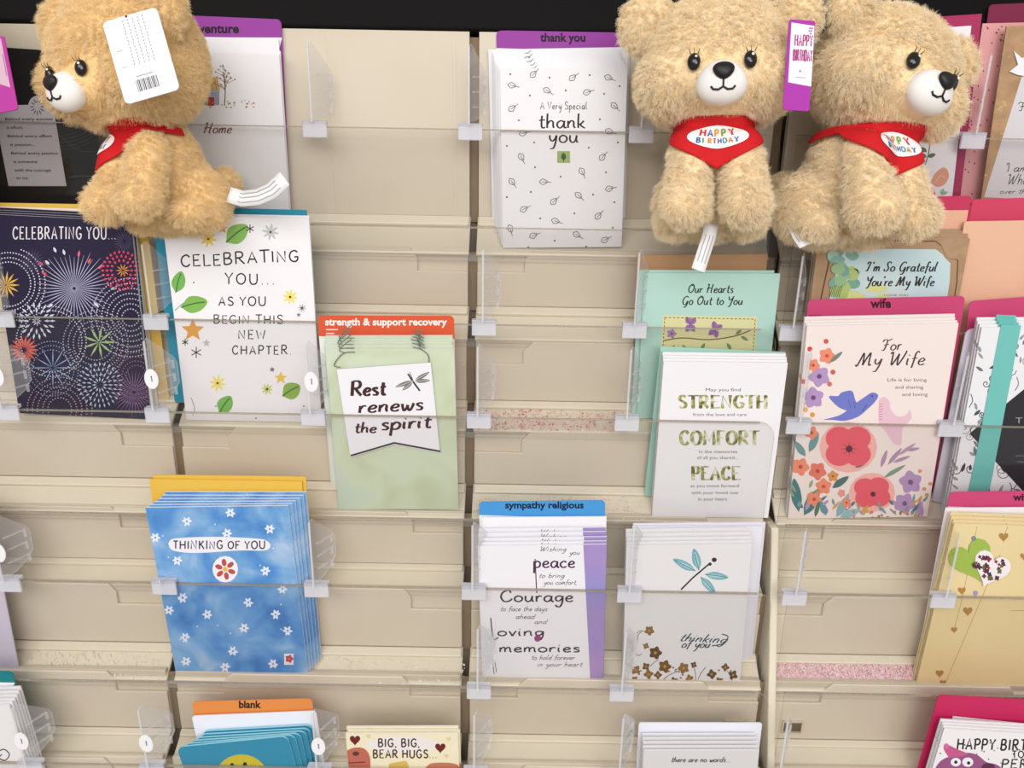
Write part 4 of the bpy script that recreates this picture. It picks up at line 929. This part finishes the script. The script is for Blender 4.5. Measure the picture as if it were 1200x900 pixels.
# there are no words
s = Sheet('H', 3, 748, 893, 846, 741, 876); s.build('envelope', (232, 232, 242), 'white envelope behind the there are no words cards', 'envelope', None, 'envelope', r=.002)
s = Sheet('H', 22.3, 753, 890, 878, 748, 874); a = s.art
a.text('there are no words...', 786, 856, 893, 3.1, (80, 76, 80), .9, slant=.3, cal=.5)
s.build('greeting_card', (214, 211, 212), 'plain white there are no words card, front of its stack', 'card')
s.more([(-.4, -3.6, 0), (.2, -7.4, 0), (.1, -11, 0), (0, -14.6, 0)], 'plain white there are no words card')

# happy birthday critter
CRIM = (196, 40, 92)
s = Sheet('H', 4, 1097, 1300, 819, 1052, 1236); s.build('envelope', CRIM, 'crimson envelope in the bottom right corner', 'envelope', None, 'envelope', r=.003)
s = Sheet('H', 7, 1112, 1300, 848, 1066, 1232); s.build('envelope', WHITE, 'white envelope behind the purple party animal card, bottom right', 'envelope', None, 'envelope')
s = Sheet('H', 22.3, 1104, 1290, 858, 1060, 1232); a = s.art; rn = random.Random(81); MV = (150, 84, 130)
a.text('HAPPY BIRTHDAY', 1121, 1242, 878, 6.2, INK, 2.0, track=.3, slant=.1, rot=1); a.text('TO', 1186, 1200, 888, 4, INK, 1.4, track=.3); a.text('PER', 1173, 1204, 900, 5, INK, 1.8, track=.3, slant=.1)
a.curve([(1092, 906), (1102, 892), (1114, 886), (1128, 882), (1144, 884), (1156, 893), (1168, 896), (1176, 904), (1168, 912), (1150, 908), (1130, 914), (1104, 914)], MV); a.curve([(1112, 888), (1106, 878), (1108, 872), (1122, 878), (1134, 884)], (196, 90, 140)); a.up()
a.ell(1109, 874, 3, 3, (214, 110, 160)); a.ell(1120, 893, 6, 5, (238, 234, 240)); a.ell(1134, 893, 6.5, 5.5, (238, 234, 240)); a.ell(1158, 899, 8, 5, (90, 44, 76)); a.up(); a.ell(1120, 893, 2, 2, INK); a.ell(1135, 894, 2, 2, INK); a.layer -= 2
for k in range(26): a.ell(rn.uniform(1100, 1200), rn.uniform(863, 900), .9, .9, rn.choice([INK, (196, 90, 140), (70, 120, 170)]), n=6)
s.build('greeting_card', (236, 234, 236), 'white happy birthday card with purple party hat animal, front copy', 'card')
s.more([(.3, -2.6, 0), (.5, -5.4, 0), (.2, -8.2, 0)], 'white happy birthday party animal card')

# ------------------------------------------------------------------ small marks on the rack: glitter on two ledges, two square slots
def glitter(name, t, px0, px1, n, cols, label, seed, k0=.2, k1=.98):
    bm = bmesh.new(); rn = random.Random(seed); mats = [mat(c, .25, .6, None, m) for c, m in cols]
    v0, w0 = PB[t]; v1, w1 = PF[t]; dv, dw = v1 - v0, w1 - w0; l = math.hypot(dv, dw); nv, nw_ = dw / l, -dv / l
    for i in range(n):
        k = rn.uniform(k0, k1) ** .8; cx, cv, cw = U(rn.uniform(px0, px1)), v0 + dv * k + nv * .0011, w0 + dw * k + nw_ * .0011
        r = rn.uniform(.0004, .0011); th = rn.uniform(0, 6); tl = rn.uniform(-.1, .1); vs = []
        for q in range(4):
            A, B_ = r * math.cos(th + q * 1.5708), r * math.sin(th + q * 1.5708); vs.append(bm.verts.new((cx + A, cv + dv / l * B_ + nv * tl * A, cw + dw / l * B_ + nw_ * tl * A)))
        f = bm.faces.new(vs); f.material_index = rn.randrange(len(mats))
    o = link(name, bmesh_to(name, bm, mats), None, RF.copy()); tag(o, label, 'glitter', None, 'stuff')
glitter('glitter', 'C', 556, 735, 1100, [((222, 170, 164), 0), ((230, 196, 190), 0), ((240, 230, 226), 0), ((236, 214, 208), 0), ((240, 226, 220), 0), ((206, 96, 116), 0)], 'pink glitter spilled on a ledge right of rest renews card', 1)
glitter('glitter', 'F', 915, 1100, 5600, [((232, 186, 190), 0), ((226, 174, 182), 0), ((242, 222, 226), 0)], 'pink glitter covering the ledge of the right bay', 2, .12, .78)
glitter('glitter', 'D', 560, 760, 420, [((230, 200, 196), 0), ((240, 236, 230), 0)], 'faint pink glitter on the ledge above the sympathy tab', 3)
glitter('glitter', 'F', 385, 550, 320, [((240, 236, 226), 0), ((226, 220, 206), 0)], 'pale specks of glitter on ledge between blue card and sympathy cards', 4)
glitter('glitter', 'F', 30, 190, 260, [((240, 236, 226), 0), ((226, 220, 206), 0)], 'pale specks of glitter on ledge left of the blue cards', 5)
glitter('glitter', 'H', 575, 735, 380, [((240, 236, 226), 0), ((236, 230, 220), 0)], 'pale specks of glitter on the bottom ledge left of no words card', 6)
# small square label slots beside the bay joint
for px, rt in ((858, 'card_rack'), (925, 'card_rack.001')):
    root = bpy.data.objects[rt]; p = at(px, 850, WB)
    v0, w0 = PB['G']; bm = bmesh.new()
    box(bm, -.0085, .0085, -.0065, .0065, .0007, .0009, 1)  # dark plate painted as the shade inside the open slot
    for q in ((-.0085, .0085, .0058, .0068), (-.0085, .0085, -.0068, -.0058)): box(bm, *q, .0002, .0032)
    for q in ((-.0092, -.0082, -.0068, .0068), (.0082, .0092, -.0068, .0068)): box(bm, *q, .0002, .0032)
    link('label_slot', bmesh_to('label_slot', bm, [M_PANEL, mat((104, 92, 72), .6)]), root, RF @ Matrix.Translation((p.x, v0, w0)) @ RX @ Matrix.Translation((0, .017, 0)))

# ------------------------------------------------------------------ plush bears
def fur_mat(name, cols):
    m = bpy.data.materials.new(name); m.use_nodes = True; nt = m.node_tree; b = nt.nodes['Principled BSDF']
    hi = nt.nodes.new('ShaderNodeHairInfo'); rp = nt.nodes.new('ShaderNodeValToRGB')
    while len(rp.color_ramp.elements) < len(cols): rp.color_ramp.elements.new(.5)
    for i, (e, c) in enumerate(zip(rp.color_ramp.elements, cols)): e.position = i / (len(cols) - 1); e.color = L3(c)
    nt.links.new(hi.outputs['Random'], rp.inputs['Fac']); nt.links.new(rp.outputs['Color'], b.inputs['Base Color'])
    b.inputs['Roughness'].default_value = .75; b.inputs['Specular IOR Level'].default_value = .15
    return m
M_FUR = fur_mat('honey_plush', [(242, 208, 150), (247, 219, 168), (251, 228, 184), (254, 238, 202)])
M_PALE = fur_mat('pale_plush', [(247, 221, 178), (250, 230, 194), (253, 239, 209), (255, 247, 226)])
M_MUZ = mat((240, 236, 232), .8, .1, 'white_velour'); M_NOSE = mat((22, 18, 20), .45, .4, 'black_nose'); M_EYE = mat((14, 10, 10), .12, .6, 'black_eye')
M_RED = mat((204, 34, 40), .75, .15, 'red_cloth'); M_PATCH = mat((244, 242, 244), .7, .2, 'white_patch'); M_LBL = mat((242, 242, 244), .6, .2, 'white_satin_label')
RB = Matrix(((1, 0, 0, 0), (0, 0, 1, 0), (0, -1, 0, 0), (0, 0, 0, 1)))     # bear axes (x, y back, z up) -> rack frame
HAPPY = [('H', (206, 60, 50)), ('A', (60, 110, 190)), ('P', (226, 150, 40)), ('P', (120, 160, 60)), ('Y', (206, 60, 50))]
BIRTH = [('B', (50, 110, 170)), ('I', (90, 150, 70)), ('R', (226, 140, 40)), ('T', (200, 60, 60)), ('H', (70, 110, 190)), ('D', (60, 150, 150)), ('A', (220, 120, 40)), ('Y', (60, 100, 180))]
def ellip(bm, c, r, rot=(0, 0, 0), n=3):
    M = Matrix.Translation(Vector(c) / 1000) @ (Matrix.Rotation(R(rot[2]), 4, 'Z') @ Matrix.Rotation(R(rot[1]), 4, 'Y') @ Matrix.Rotation(R(rot[0]), 4, 'X')) @ Matrix.Diagonal((r[0] / 1000, r[1] / 1000, r[2] / 1000, 1))
    return bmesh.ops.create_icosphere(bm, subdivisions=n, radius=1, matrix=M)['verts']
def limb(bm, a, b, ra, rb, n=9):
    for k in range(n):
        t = k / (n - 1); r = ra + (rb - ra) * t
        ellip(bm, [a[i] + (b[i] - a[i]) * t for i in range(3)], (r, r, r), n=2)
def bear(px, py, wz, scale, yaw, hyaw, hroll, hpitch, label, fur, seed, hoff=(0, 0, 0), spread=1.0, lean=0, legs=None, twist=0, hs=1.0):
    base = at(px, py, wz)
    M = RF @ Matrix.Translation(base) @ RB @ Matrix.Rotation(R(lean), 4, 'Y') @ Matrix.Rotation(R(yaw), 4, 'Z') @ Matrix.Scale(scale, 4)
    root = link('plush_bear', None, None, M); tag(root, label, 'plush bear', 'birthday plush bears')
    HM = Matrix.Translation(Vector((hoff[0], -12 + hoff[1], 80 + hoff[2])) / 1000) @ Matrix.Rotation(R(hyaw), 4, 'Z') @ Matrix.Rotation(R(hroll), 4, 'Y') @ Matrix.Rotation(R(hpitch), 4, 'X')
    # --- body: everything that is fur, fused into one skin
    bm = bmesh.new()
    ellip(bm, (0, 16, 40), (33, 34, 37)); ellip(bm, (0, 5, 60), (33, 29, 33)); ellip(bm, (0, 34, 30), (33, 27, 29))
    for i, sx in enumerate((-1, 1)):
        p = (legs or {}).get(sx, ((18.5 * sx * spread, -22, 62), (22 * sx * spread, -31, 17)))
        limb(bm, p[0], p[1], 15.5, 17)
        ellip(bm, (p[1][0], p[1][1] - 4, p[1][2] - 1), (17.5, 18, 16))
        ellip(bm, (28 * sx, 28, 28), (17, 25, 27)); ellip(bm, (30 * sx, 10, 11), (14, 18, 11))
    ellip(bm, (0, 54, 46), (11, 14, 12)); ellip(bm, (0, 72, 54), (14, 15, 15))
    hb = bmesh.new()
    for c, r in (((0, 0, 58), (67, 60, 60)), ((0, -4, 42), (71, 56, 43)), ((0, -44, 26), (30, 20, 20))): ellip(hb, c, r)
    for sx in (-1, 1):
        ellip(hb, (sx * 40, -18, 36), (30, 34, 28)); ellip(hb, (sx * 62, -16, 90), (25, 14, 26), (12, sx * 16, sx * -10))
    hb.transform(HM @ Matrix.Scale(hs, 4)); tmp = bpy.data.meshes.new('tmp'); hb.to_mesh(tmp); hb.free(); bm.from_mesh(tmp); bpy.data.meshes.remove(tmp)
    me = bpy.data.meshes.new('body'); bm.to_mesh(me); bm.free()
    o = bpy.data.objects.new('tmp', me); C.objects.link(o)
    md = o.modifiers.new('r', 'REMESH'); md.mode = 'VOXEL'; md.voxel_size = .0028
    ms = o.modifiers.new('s', 'SMOOTH'); ms.iterations = 3; ms.factor = .5
    dg = bpy.context.evaluated_depsgraph_get(); dg.update()
    me2 = bpy.data.meshes.new_from_object(o.evaluated_get(dg)); me2.name = 'body'
    bpy.data.objects.remove(o); bpy.data.meshes.remove(me)
    smooth(me2); me2.materials.clear(); me2.materials.append(fur)
    body = link('body', me2, root)
    bv = BVHTree.FromPolygons([v.co.copy() for v in me2.vertices], [list(p.vertices) for p in me2.polygons])
    def hit(o_, d):
        h = bv.ray_cast(Vector(o_), Vector(d).normalized()); return h[0]
    # --- bandana: cloth wrapped round the neck, lying on the chest
    def chest(a, z):
        d = Vector((math.sin(a + R(twist)), -math.cos(a + R(twist)), 0)); c = Vector((0, .004, z)); h = hit(c + d * .2, -d)
        r = (h - c).dot(d) if h else .05
        return r
    NA, NZ = 37, 17; AM = R(118); ztop = .083
    zb = lambda a: ztop - .007 - .034 * max(0, 1 - abs(a) / R(66)) ** .8
    grid = [[min(chest(-AM + 2 * AM * i / (NA - 1), ztop + (zb(-AM + 2 * AM * i / (NA - 1)) - ztop) * j / (NZ - 1)), .050) for j in range(NZ)] for i in range(NA)]
    for _ in range(10):
        g2 = [r[:] for r in grid]
        for i in range(NA):
            for j in range(NZ):
                nb = [grid[max(i - 1, 0)][j], grid[min(i + 1, NA - 1)][j], grid[i][max(j - 1, 0)], grid[i][min(j + 1, NZ - 1)]]
                g2[i][j] = .4 * grid[i][j] + .6 * sum(nb) / 4
        grid = [[max(g2[i][j], .0) for j in range(NZ)] for i in range(NA)]
    OFF = .0062
    def cloth(a, z, off):
        i = (a + AM) / (2 * AM) * (NA - 1); i = min(max(i, 0), NA - 1.001); k = (ztop - z) / (ztop - zb(a)) * (NZ - 1); k = min(max(k, 0), NZ - 1.001)
        i0, k0 = int(i), int(k); fi, fk = i - i0, k - k0
        r = (grid[i0][k0] * (1 - fk) + grid[i0][k0 + 1] * fk) * (1 - fi) + (grid[i0 + 1][k0] * (1 - fk) + grid[i0 + 1][k0 + 1] * fk) * fi
        a += R(twist); return Vector((math.sin(a) * (r + off), .004 - math.cos(a) * (r + off), z))
    bm = bmesh.new(); vg = []
    for i in range(NA):
        a = -AM + 2 * AM * i / (NA - 1); vg.append([bm.verts.new(cloth(a, ztop + (zb(a) - ztop) * j / (NZ - 1), OFF)) for j in range(NZ)])
    for i in range(NA - 1):
        for j in range(NZ - 1): bm.faces.new((vg[i][j], vg[i + 1][j], vg[i + 1][j + 1], vg[i][j + 1])).smooth = True
    ban = link('bandana', bmesh_to('bandana', bm, M_RED), root); ban['label'] = 'red bandana with a white birthday patch'
    sd = ban.modifiers.new('thick', 'SOLIDIFY'); sd.thickness = .0014; sd.offset = 0
    # white oval patch; local coordinates in mm on the cloth
    zc, r0 = ztop - .0165, grid[NA // 2][8] + OFF
    on = lambda x, y, off: cloth(x / 1000 / r0, zc + y / 1000, OFF + off)
    bm = bmesh.new(); n = 28; cen = bm.verts.new(on(0, 0, .0016)); rings = []
    for q in range(1, 5): rings.append([bm.verts.new(on(18.5 * q / 4 * math.cos(2 * math.pi * k / n), 9.6 * q / 4 * math.sin(2 * math.pi * k / n), .0016)) for k in range(n)])
    for k in range(n):
        bm.faces.new((cen, rings[0][k], rings[0][(k + 1) % n]))
        for q in range(3): bm.faces.new((rings[q][k], rings[q + 1][k], rings[q + 1][(k + 1) % n], rings[q][(k + 1) % n]))
    mats = [M_PATCH]; a = Art(lambda x, y: (x, y))
    for word, x0, dx, y0, h, wd in ((HAPPY, -11.8, 5.0, .4, 3.0, 1.2), (BIRTH, -13, 3.35, -5.6, 2.0, .9)):
        for k, (ch, col) in enumerate(word):
            st, Lc = letter_strokes(ch); kk = dx * .8 / 1.5
            for g in st: a.line([(x0 + dx * k + p[0] * kk, y0 + p[1] * h) for p in g], wd, col, sm=False)
    a.into(bm, mats, 0, lambda x, y, z: on(x, y, .0019))
    link('birthday_patch', bmesh_to('birthday_patch', bm, mats), ban)['label'] = 'white oval patch reading happy birthday'
    # --- face
    hc = HM @ Vector((0, 0, .042)); H3 = HM.to_3x3()
    def face(x, z):                                   # point on the head seen from its front
        p = hit(HM @ Vector((x / 1000, -.2, z / 1000)), H3 @ Vector((0, 1, 0))); return p if p else HM @ Vector((x / 1000, -.05, z / 1000))
    mc = face(0, 17) + H3 @ Vector((0, .002, 0)); mr = Vector((.0182, .0135, .0158))
    bm = bmesh.new(); bmesh.ops.create_uvsphere(bm, u_segments=28, v_segments=18, radius=1)
    for v in bm.verts:
        x, y, z = v.co; v.co = (x * mr.x * (1 - .12 * z), y * mr.y, z * mr.z)
    MM = Matrix.Translation(mc) @ H3.to_4x4(); bm.transform(MM)
    me = bmesh_to('muzzle', bm, M_MUZ); smooth(me); mz = link('muzzle', me, root)
    def mzp(x, z, off=.0004):                           # point on the muzzle surface
        q = max(0, 1 - (x / 1000 / mr.x) ** 2 - (z / 1000 / mr.z) ** 2); return MM @ Vector((x / 1000, -mr.y * math.sqrt(q) - off, z / 1000))
    bm = bmesh.new(); bmesh.ops.create_uvsphere(bm, u_segments=20, v_segments=12, radius=1)
    for v in bm.verts:
        x, y, z = v.co; v.co = (x * .0074 * (1 + .26 * z), y * .0036, z * .0062)
    bm.transform(Matrix.Translation(mzp(0, 3.6, .0008)) @ H3.to_4x4())
    me = bmesh_to('nose', bm, M_NOSE); smooth(me); link('nose', me, mz)
    bm = bmesh.new()
    tube(bm, [mzp(0, -1.2), mzp(0, -4.5), mzp(0, -7.2)], .0007)
    tube(bm, [mzp(-8.5, -6.4), mzp(-6.8, -8.4), mzp(-3.2, -8.9), mzp(0, -7.2), mzp(3.2, -8.9), mzp(6.8, -8.4), mzp(8.5, -6.4)], .0008)
    link('mouth', bmesh_to('mouth', bm, M_NOSE), mz)
    for sx in (-1, 1):
        p = face(sx * 20, 33); bm = bmesh.new(); bmesh.ops.create_uvsphere(bm, u_segments=18, v_segments=12, radius=1, matrix=Matrix.Translation(p + H3 @ Vector((0, -.0035, 0))) @ H3.to_4x4() @ Matrix.Rotation(R(-22 * sx * -1), 4, 'Z') @ Matrix.Diagonal((.0049, .0036, .0064, 1)))
        me = bmesh_to('eye', bm, M_EYE); smooth(me); e = link('eye', me, root)
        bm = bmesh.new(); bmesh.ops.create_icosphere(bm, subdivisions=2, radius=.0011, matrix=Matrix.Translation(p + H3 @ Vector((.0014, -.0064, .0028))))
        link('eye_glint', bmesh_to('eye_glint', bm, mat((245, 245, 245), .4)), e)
        bm = bmesh.new()
        for dx, l in ((-2.6, 3.4), (0, 4), (2.6, 3.4)):
            q = p + H3 @ Vector((dx / 1000, -.006, .005)); tube(bm, [q, q + H3 @ Vector((dx / 2600, -.002, l / 2000)), q + H3 @ Vector((dx / 1500, -.0015, l / 1000))], lambda t: .00045 * (1 - .7 * t), 5)
        link('eyelashes', bmesh_to('eyelashes', bm, mat((110, 88, 66), .6)), e)
    # --- fur
    dn = body.vertex_groups.new(name='fur'); ln = body.vertex_groups.new(name='length')
    eyes = [face(sx * 20, 33) for sx in (-1, 1)]; inv = MM.inverted()
    for v in me2.vertices:
        co = v.co; d = 1.0; L_ = 1.0
        m = inv @ co
        e = (m.x / mr.x) ** 2 + (m.z / mr.z) ** 2
        if m.y < .02 and e < .95: d = 0.0
        elif m.y < .03 and e < 2.0: L_ = .55
        for q in eyes:
            if (co - q).length < .0075: d = 0.0
            elif (co - q).length < .014: L_ = min(L_, .5)
        an = (math.atan2(co.x, -(co.y - .004)) - R(twist) + math.pi) % (2 * math.pi) - math.pi
        if abs(an) < AM and zb(an) - .002 < co.z < ztop + .004 and math.hypot(co.x, co.y - .004) < cloth(an, min(max(co.z, zb(an)), ztop), OFF).xy.length + .006: L_ = .35
        dn.add([v.index], d, 'REPLACE'); ln.add([v.index], L_, 'REPLACE')
    pm = body.modifiers.new('fur', 'PARTICLE_SYSTEM'); ps = body.particle_systems[0]; st = ps.settings
    ps.seed = seed; st.type = 'HAIR'; st.count = 7500; st.hair_length = .0092; st.hair_step = 3; st.render_step = 3; st.display_step = 2
    st.use_advanced_hair = True; st.normal_factor = .0011; st.object_align_factor = (0, -.0002, -.0006); st.factor_random = .0005
    st.emit_from = 'FACE'; st.use_emit_random = True; st.use_even_distribution = True
    st.child_type = 'INTERPOLATED'; st.child_percent = 1; st.rendered_child_count = 16; st.clump_factor = .42; st.clump_shape = -.1
    st.roughness_1 = .0022; st.roughness_1_size = .006; st.roughness_2 = .0035; st.roughness_endpoint = .0016; st.child_length = 1; st.child_length_threshold = 0
    st.length_random = .35; st.root_radius = .26; st.tip_radius = .06; st.radius_scale = .001
    ps.vertex_group_density = 'fur'; ps.vertex_group_length = 'length'
    return root, M, hit, HM
def in_bear(root, name, pts_px, depth, th, col, art=None, label=None, fold=None):
    """a flat swing tag facing the shopper at one distance from the rack face"""
    bm = bmesh.new(); m = col if isinstance(col, bpy.types.Material) else mat(col); mats = [m]
    z = lambda x, y: 0
    f = lambda x, y, q: (lambda p: (p.x, p.y, depth + q))(at(x, y, depth))
    prism(bm, pts_px, 0, th, fn=f)
    if art: art.into(bm, mats, th, f)
    o = link(name, bmesh_to(name, bm, mats), root, RF.copy())
    if label: o['label'] = label
    return o
def ribbon_label(root, pts, wd, label):
    """sewn-in satin label: a curled strip through points (px, py, depth)"""
    bm = bmesh.new(); P = [at(x, y, z) for x, y, z in pts]; q = []
    for i in range(len(P) - 1):
        for k in range(4): q.append(P[i].lerp(P[i + 1], k / 4))
    q.append(P[-1]); rows = []
    for i, p in enumerate(q):
        d = (q[min(i + 1, len(q) - 1)] - q[max(i - 1, 0)]).normalized(); s_ = d.cross(Vector((0, 0, 1))).normalized() * (wd / 2)
        rows.append((bm.verts.new(p + s_), bm.verts.new(p - s_)))
    for a, b in zip(rows[:-1], rows[1:]): bm.faces.new((a[0], a[1], b[1], b[0])).smooth = True
    mats = [M_LBL]; gm = mat((170, 170, 178)); mats.append(gm)
    for off in (-.25, .05, .3):
        for i in range(3, len(q) - 3):
            c = [rows[i][0].co.lerp(rows[i][1].co, .5 + off - .03), rows[i][0].co.lerp(rows[i][1].co, .5 + off + .03), rows[i + 1][0].co.lerp(rows[i + 1][1].co, .5 + off + .03), rows[i + 1][0].co.lerp(rows[i + 1][1].co, .5 + off - .03)]
            f = bm.faces.new([bm.verts.new(v + Vector((0, 0, .0004))) for v in c]); f.material_index = 1
    me = bpy.data.meshes.new('sewn_label'); bm.to_mesh(me); bm.free()
    for m in mats: me.materials.append(m)
    o = link('sewn_label', me, root, RF.copy()); o['label'] = label
    md = o.modifiers.new('thick', 'SOLIDIFY'); md.thickness = .0004
    return o
LEFT = bear(185, 265, .092, .88, -31, 3, 2, 4, 'honey plush bear turned left with white barcode tag, at upper left', M_FUR, 1, hoff=(-5, -11, 1), twist=-34)
MID = bear(834, 273, .092, .98, -9, 0, 0, 0, 'front-facing plush bear in red happy birthday bandana, middle of three', M_PALE, 2, hs=.87)
RIGHT = bear(1001, 281, .092, 1.0, 29, -7, 14, 0, 'side-turned plush bear looking right, in the top right', M_PALE, 3, hs=.84)
# swing tag of the left bear: white barcode side
def rrect(x, y, w_, h, rot, r=6, n=4):
    p = []
    for cx, cy, a0 in ((w_ / 2 - r, h / 2 - r, 0), (-w_ / 2 + r, h / 2 - r, 90), (-w_ / 2 + r, -h / 2 + r, 180), (w_ / 2 - r, -h / 2 + r, 270)):
        for k in range(n + 1):
            t = R(a0 + 90 * k / n); p.append((cx + r * math.cos(t), cy + r * math.sin(t)))
    c, q = math.cos(R(rot)), math.sin(R(rot)); return [(x + a * c - b * q, y + a * q + b * c) for a, b in p]
a = Art(lambda x, y: (x, y)); cx, cy, rot = 166, 66, -16; c, q = math.cos(R(rot)), math.sin(R(rot))
tg = lambda u, v: (cx + u * c - v * q, cy + u * q + v * c)
a.poly([tg(-16, -50), tg(20, -50), tg(20, 14), tg(-16, 14)], (246, 246, 250)); a.up()
for u in (-10, -4, 2, 8, 14):
    for v in range(-46, 10, 4): a.line([tg(u, v), tg(u + (v % 3) * .4, v + 2.6)], .9, (120, 120, 132), sm=False)
for v in (-12, 8): a.line([tg(-26, v), tg(-19, v)], .9, (176, 176, 184), sm=False)
for k in range(14): a.line([tg(-14 + k * 1.9, 26), tg(-14 + k * 1.9, 40)], .6 + .7 * ((k * 7) % 3) / 2, (60, 58, 62), sm=False)
a.line([tg(-12, 22), tg(8, 22)], 1, (150, 150, 158), sm=False); a.ell(*tg(-4, -49), 1.6, 1.6, (60, 58, 62), n=8)
in_bear(LEFT[0], 'swing_tag', rrect(166, 66, 66, 100, -16), .180, .0009, (238, 238, 244), a, 'white swing tag with a barcode')
# swing tag between the two right bears
def tagart(pts):
    a = Art(lambda x, y: (x, y)); a.poly(pts, (236, 230, 238)); return a
pts = rrect(936, 77, 31, 106, 4, 3)
a = tagart([(927, 27), (954, 31), (950, 102), (923, 97)]); a.up()
a.text('HAPPY', 930.5, 951.5, 54, 6.4, (170, 60, 130), 1.5, track=.3, rot=3); a.text('BIRTHDAY', 928.5, 951, 71.5, 6.4, (170, 60, 130), 1.4, track=.3, rot=3); a.ell(937, 84, 1.2, 1.2, (170, 80, 140), n=8); a.line([(931, 91), (944, 92)], .8, (190, 150, 180), sm=False)
for k in range(5): a.ell(951 - k * .8, 34 + (k % 3) * 3, 1.1, 1.1, (170, 60, 150), n=6)
in_bear(MID[0], 'swing_tag', pts, .160, .0009, (168, 48, 164), a, 'purple and white happy birthday swing tag')
ribbon_label(LEFT[0], [(268, 228, .088), (284, 233, .09), (302, 231, .096), (318, 224, .1), (334, 209, .104)], .0125, 'white sewn-in label at the tail')
ribbon_label(MID[0], [(834, 262, .105), (830, 280, .108), (824, 298, .112), (818, 317, .116)], .0105, 'white sewn-in label hanging below the paws')
ribbon_label(RIGHT[0], [(926, 258, .085), (931, 266, .088), (936, 277, .092), (944, 288, .096)], .010, 'white sewn-in label below the haunch')
# a fourth bear sits just outside the frame; only its swing tag shows at the left edge
FOURTH = bear(-124, 262, .092, .98, -10, 0, 0, 0, 'plush bear just past the left edge, only its pink swing tag in view', M_FUR, 4)
a = tagart([(-14, 46), (2, 46), (9, 70), (14, 102), (-14, 98)])
a.items.clear(); a.poly([(-14, 46), (2, 46), (13, 103), (-12, 95)], (206, 172, 188)); a.up(); a.line([(4, 64), (9, 90)], 1.2, (170, 110, 150), sm=False)
in_bear(FOURTH[0], 'swing_tag', rrect(0, 88, 28, 88, -11, 3), .150, .0009, (176, 48, 150), a, 'pink and magenta swing tag')
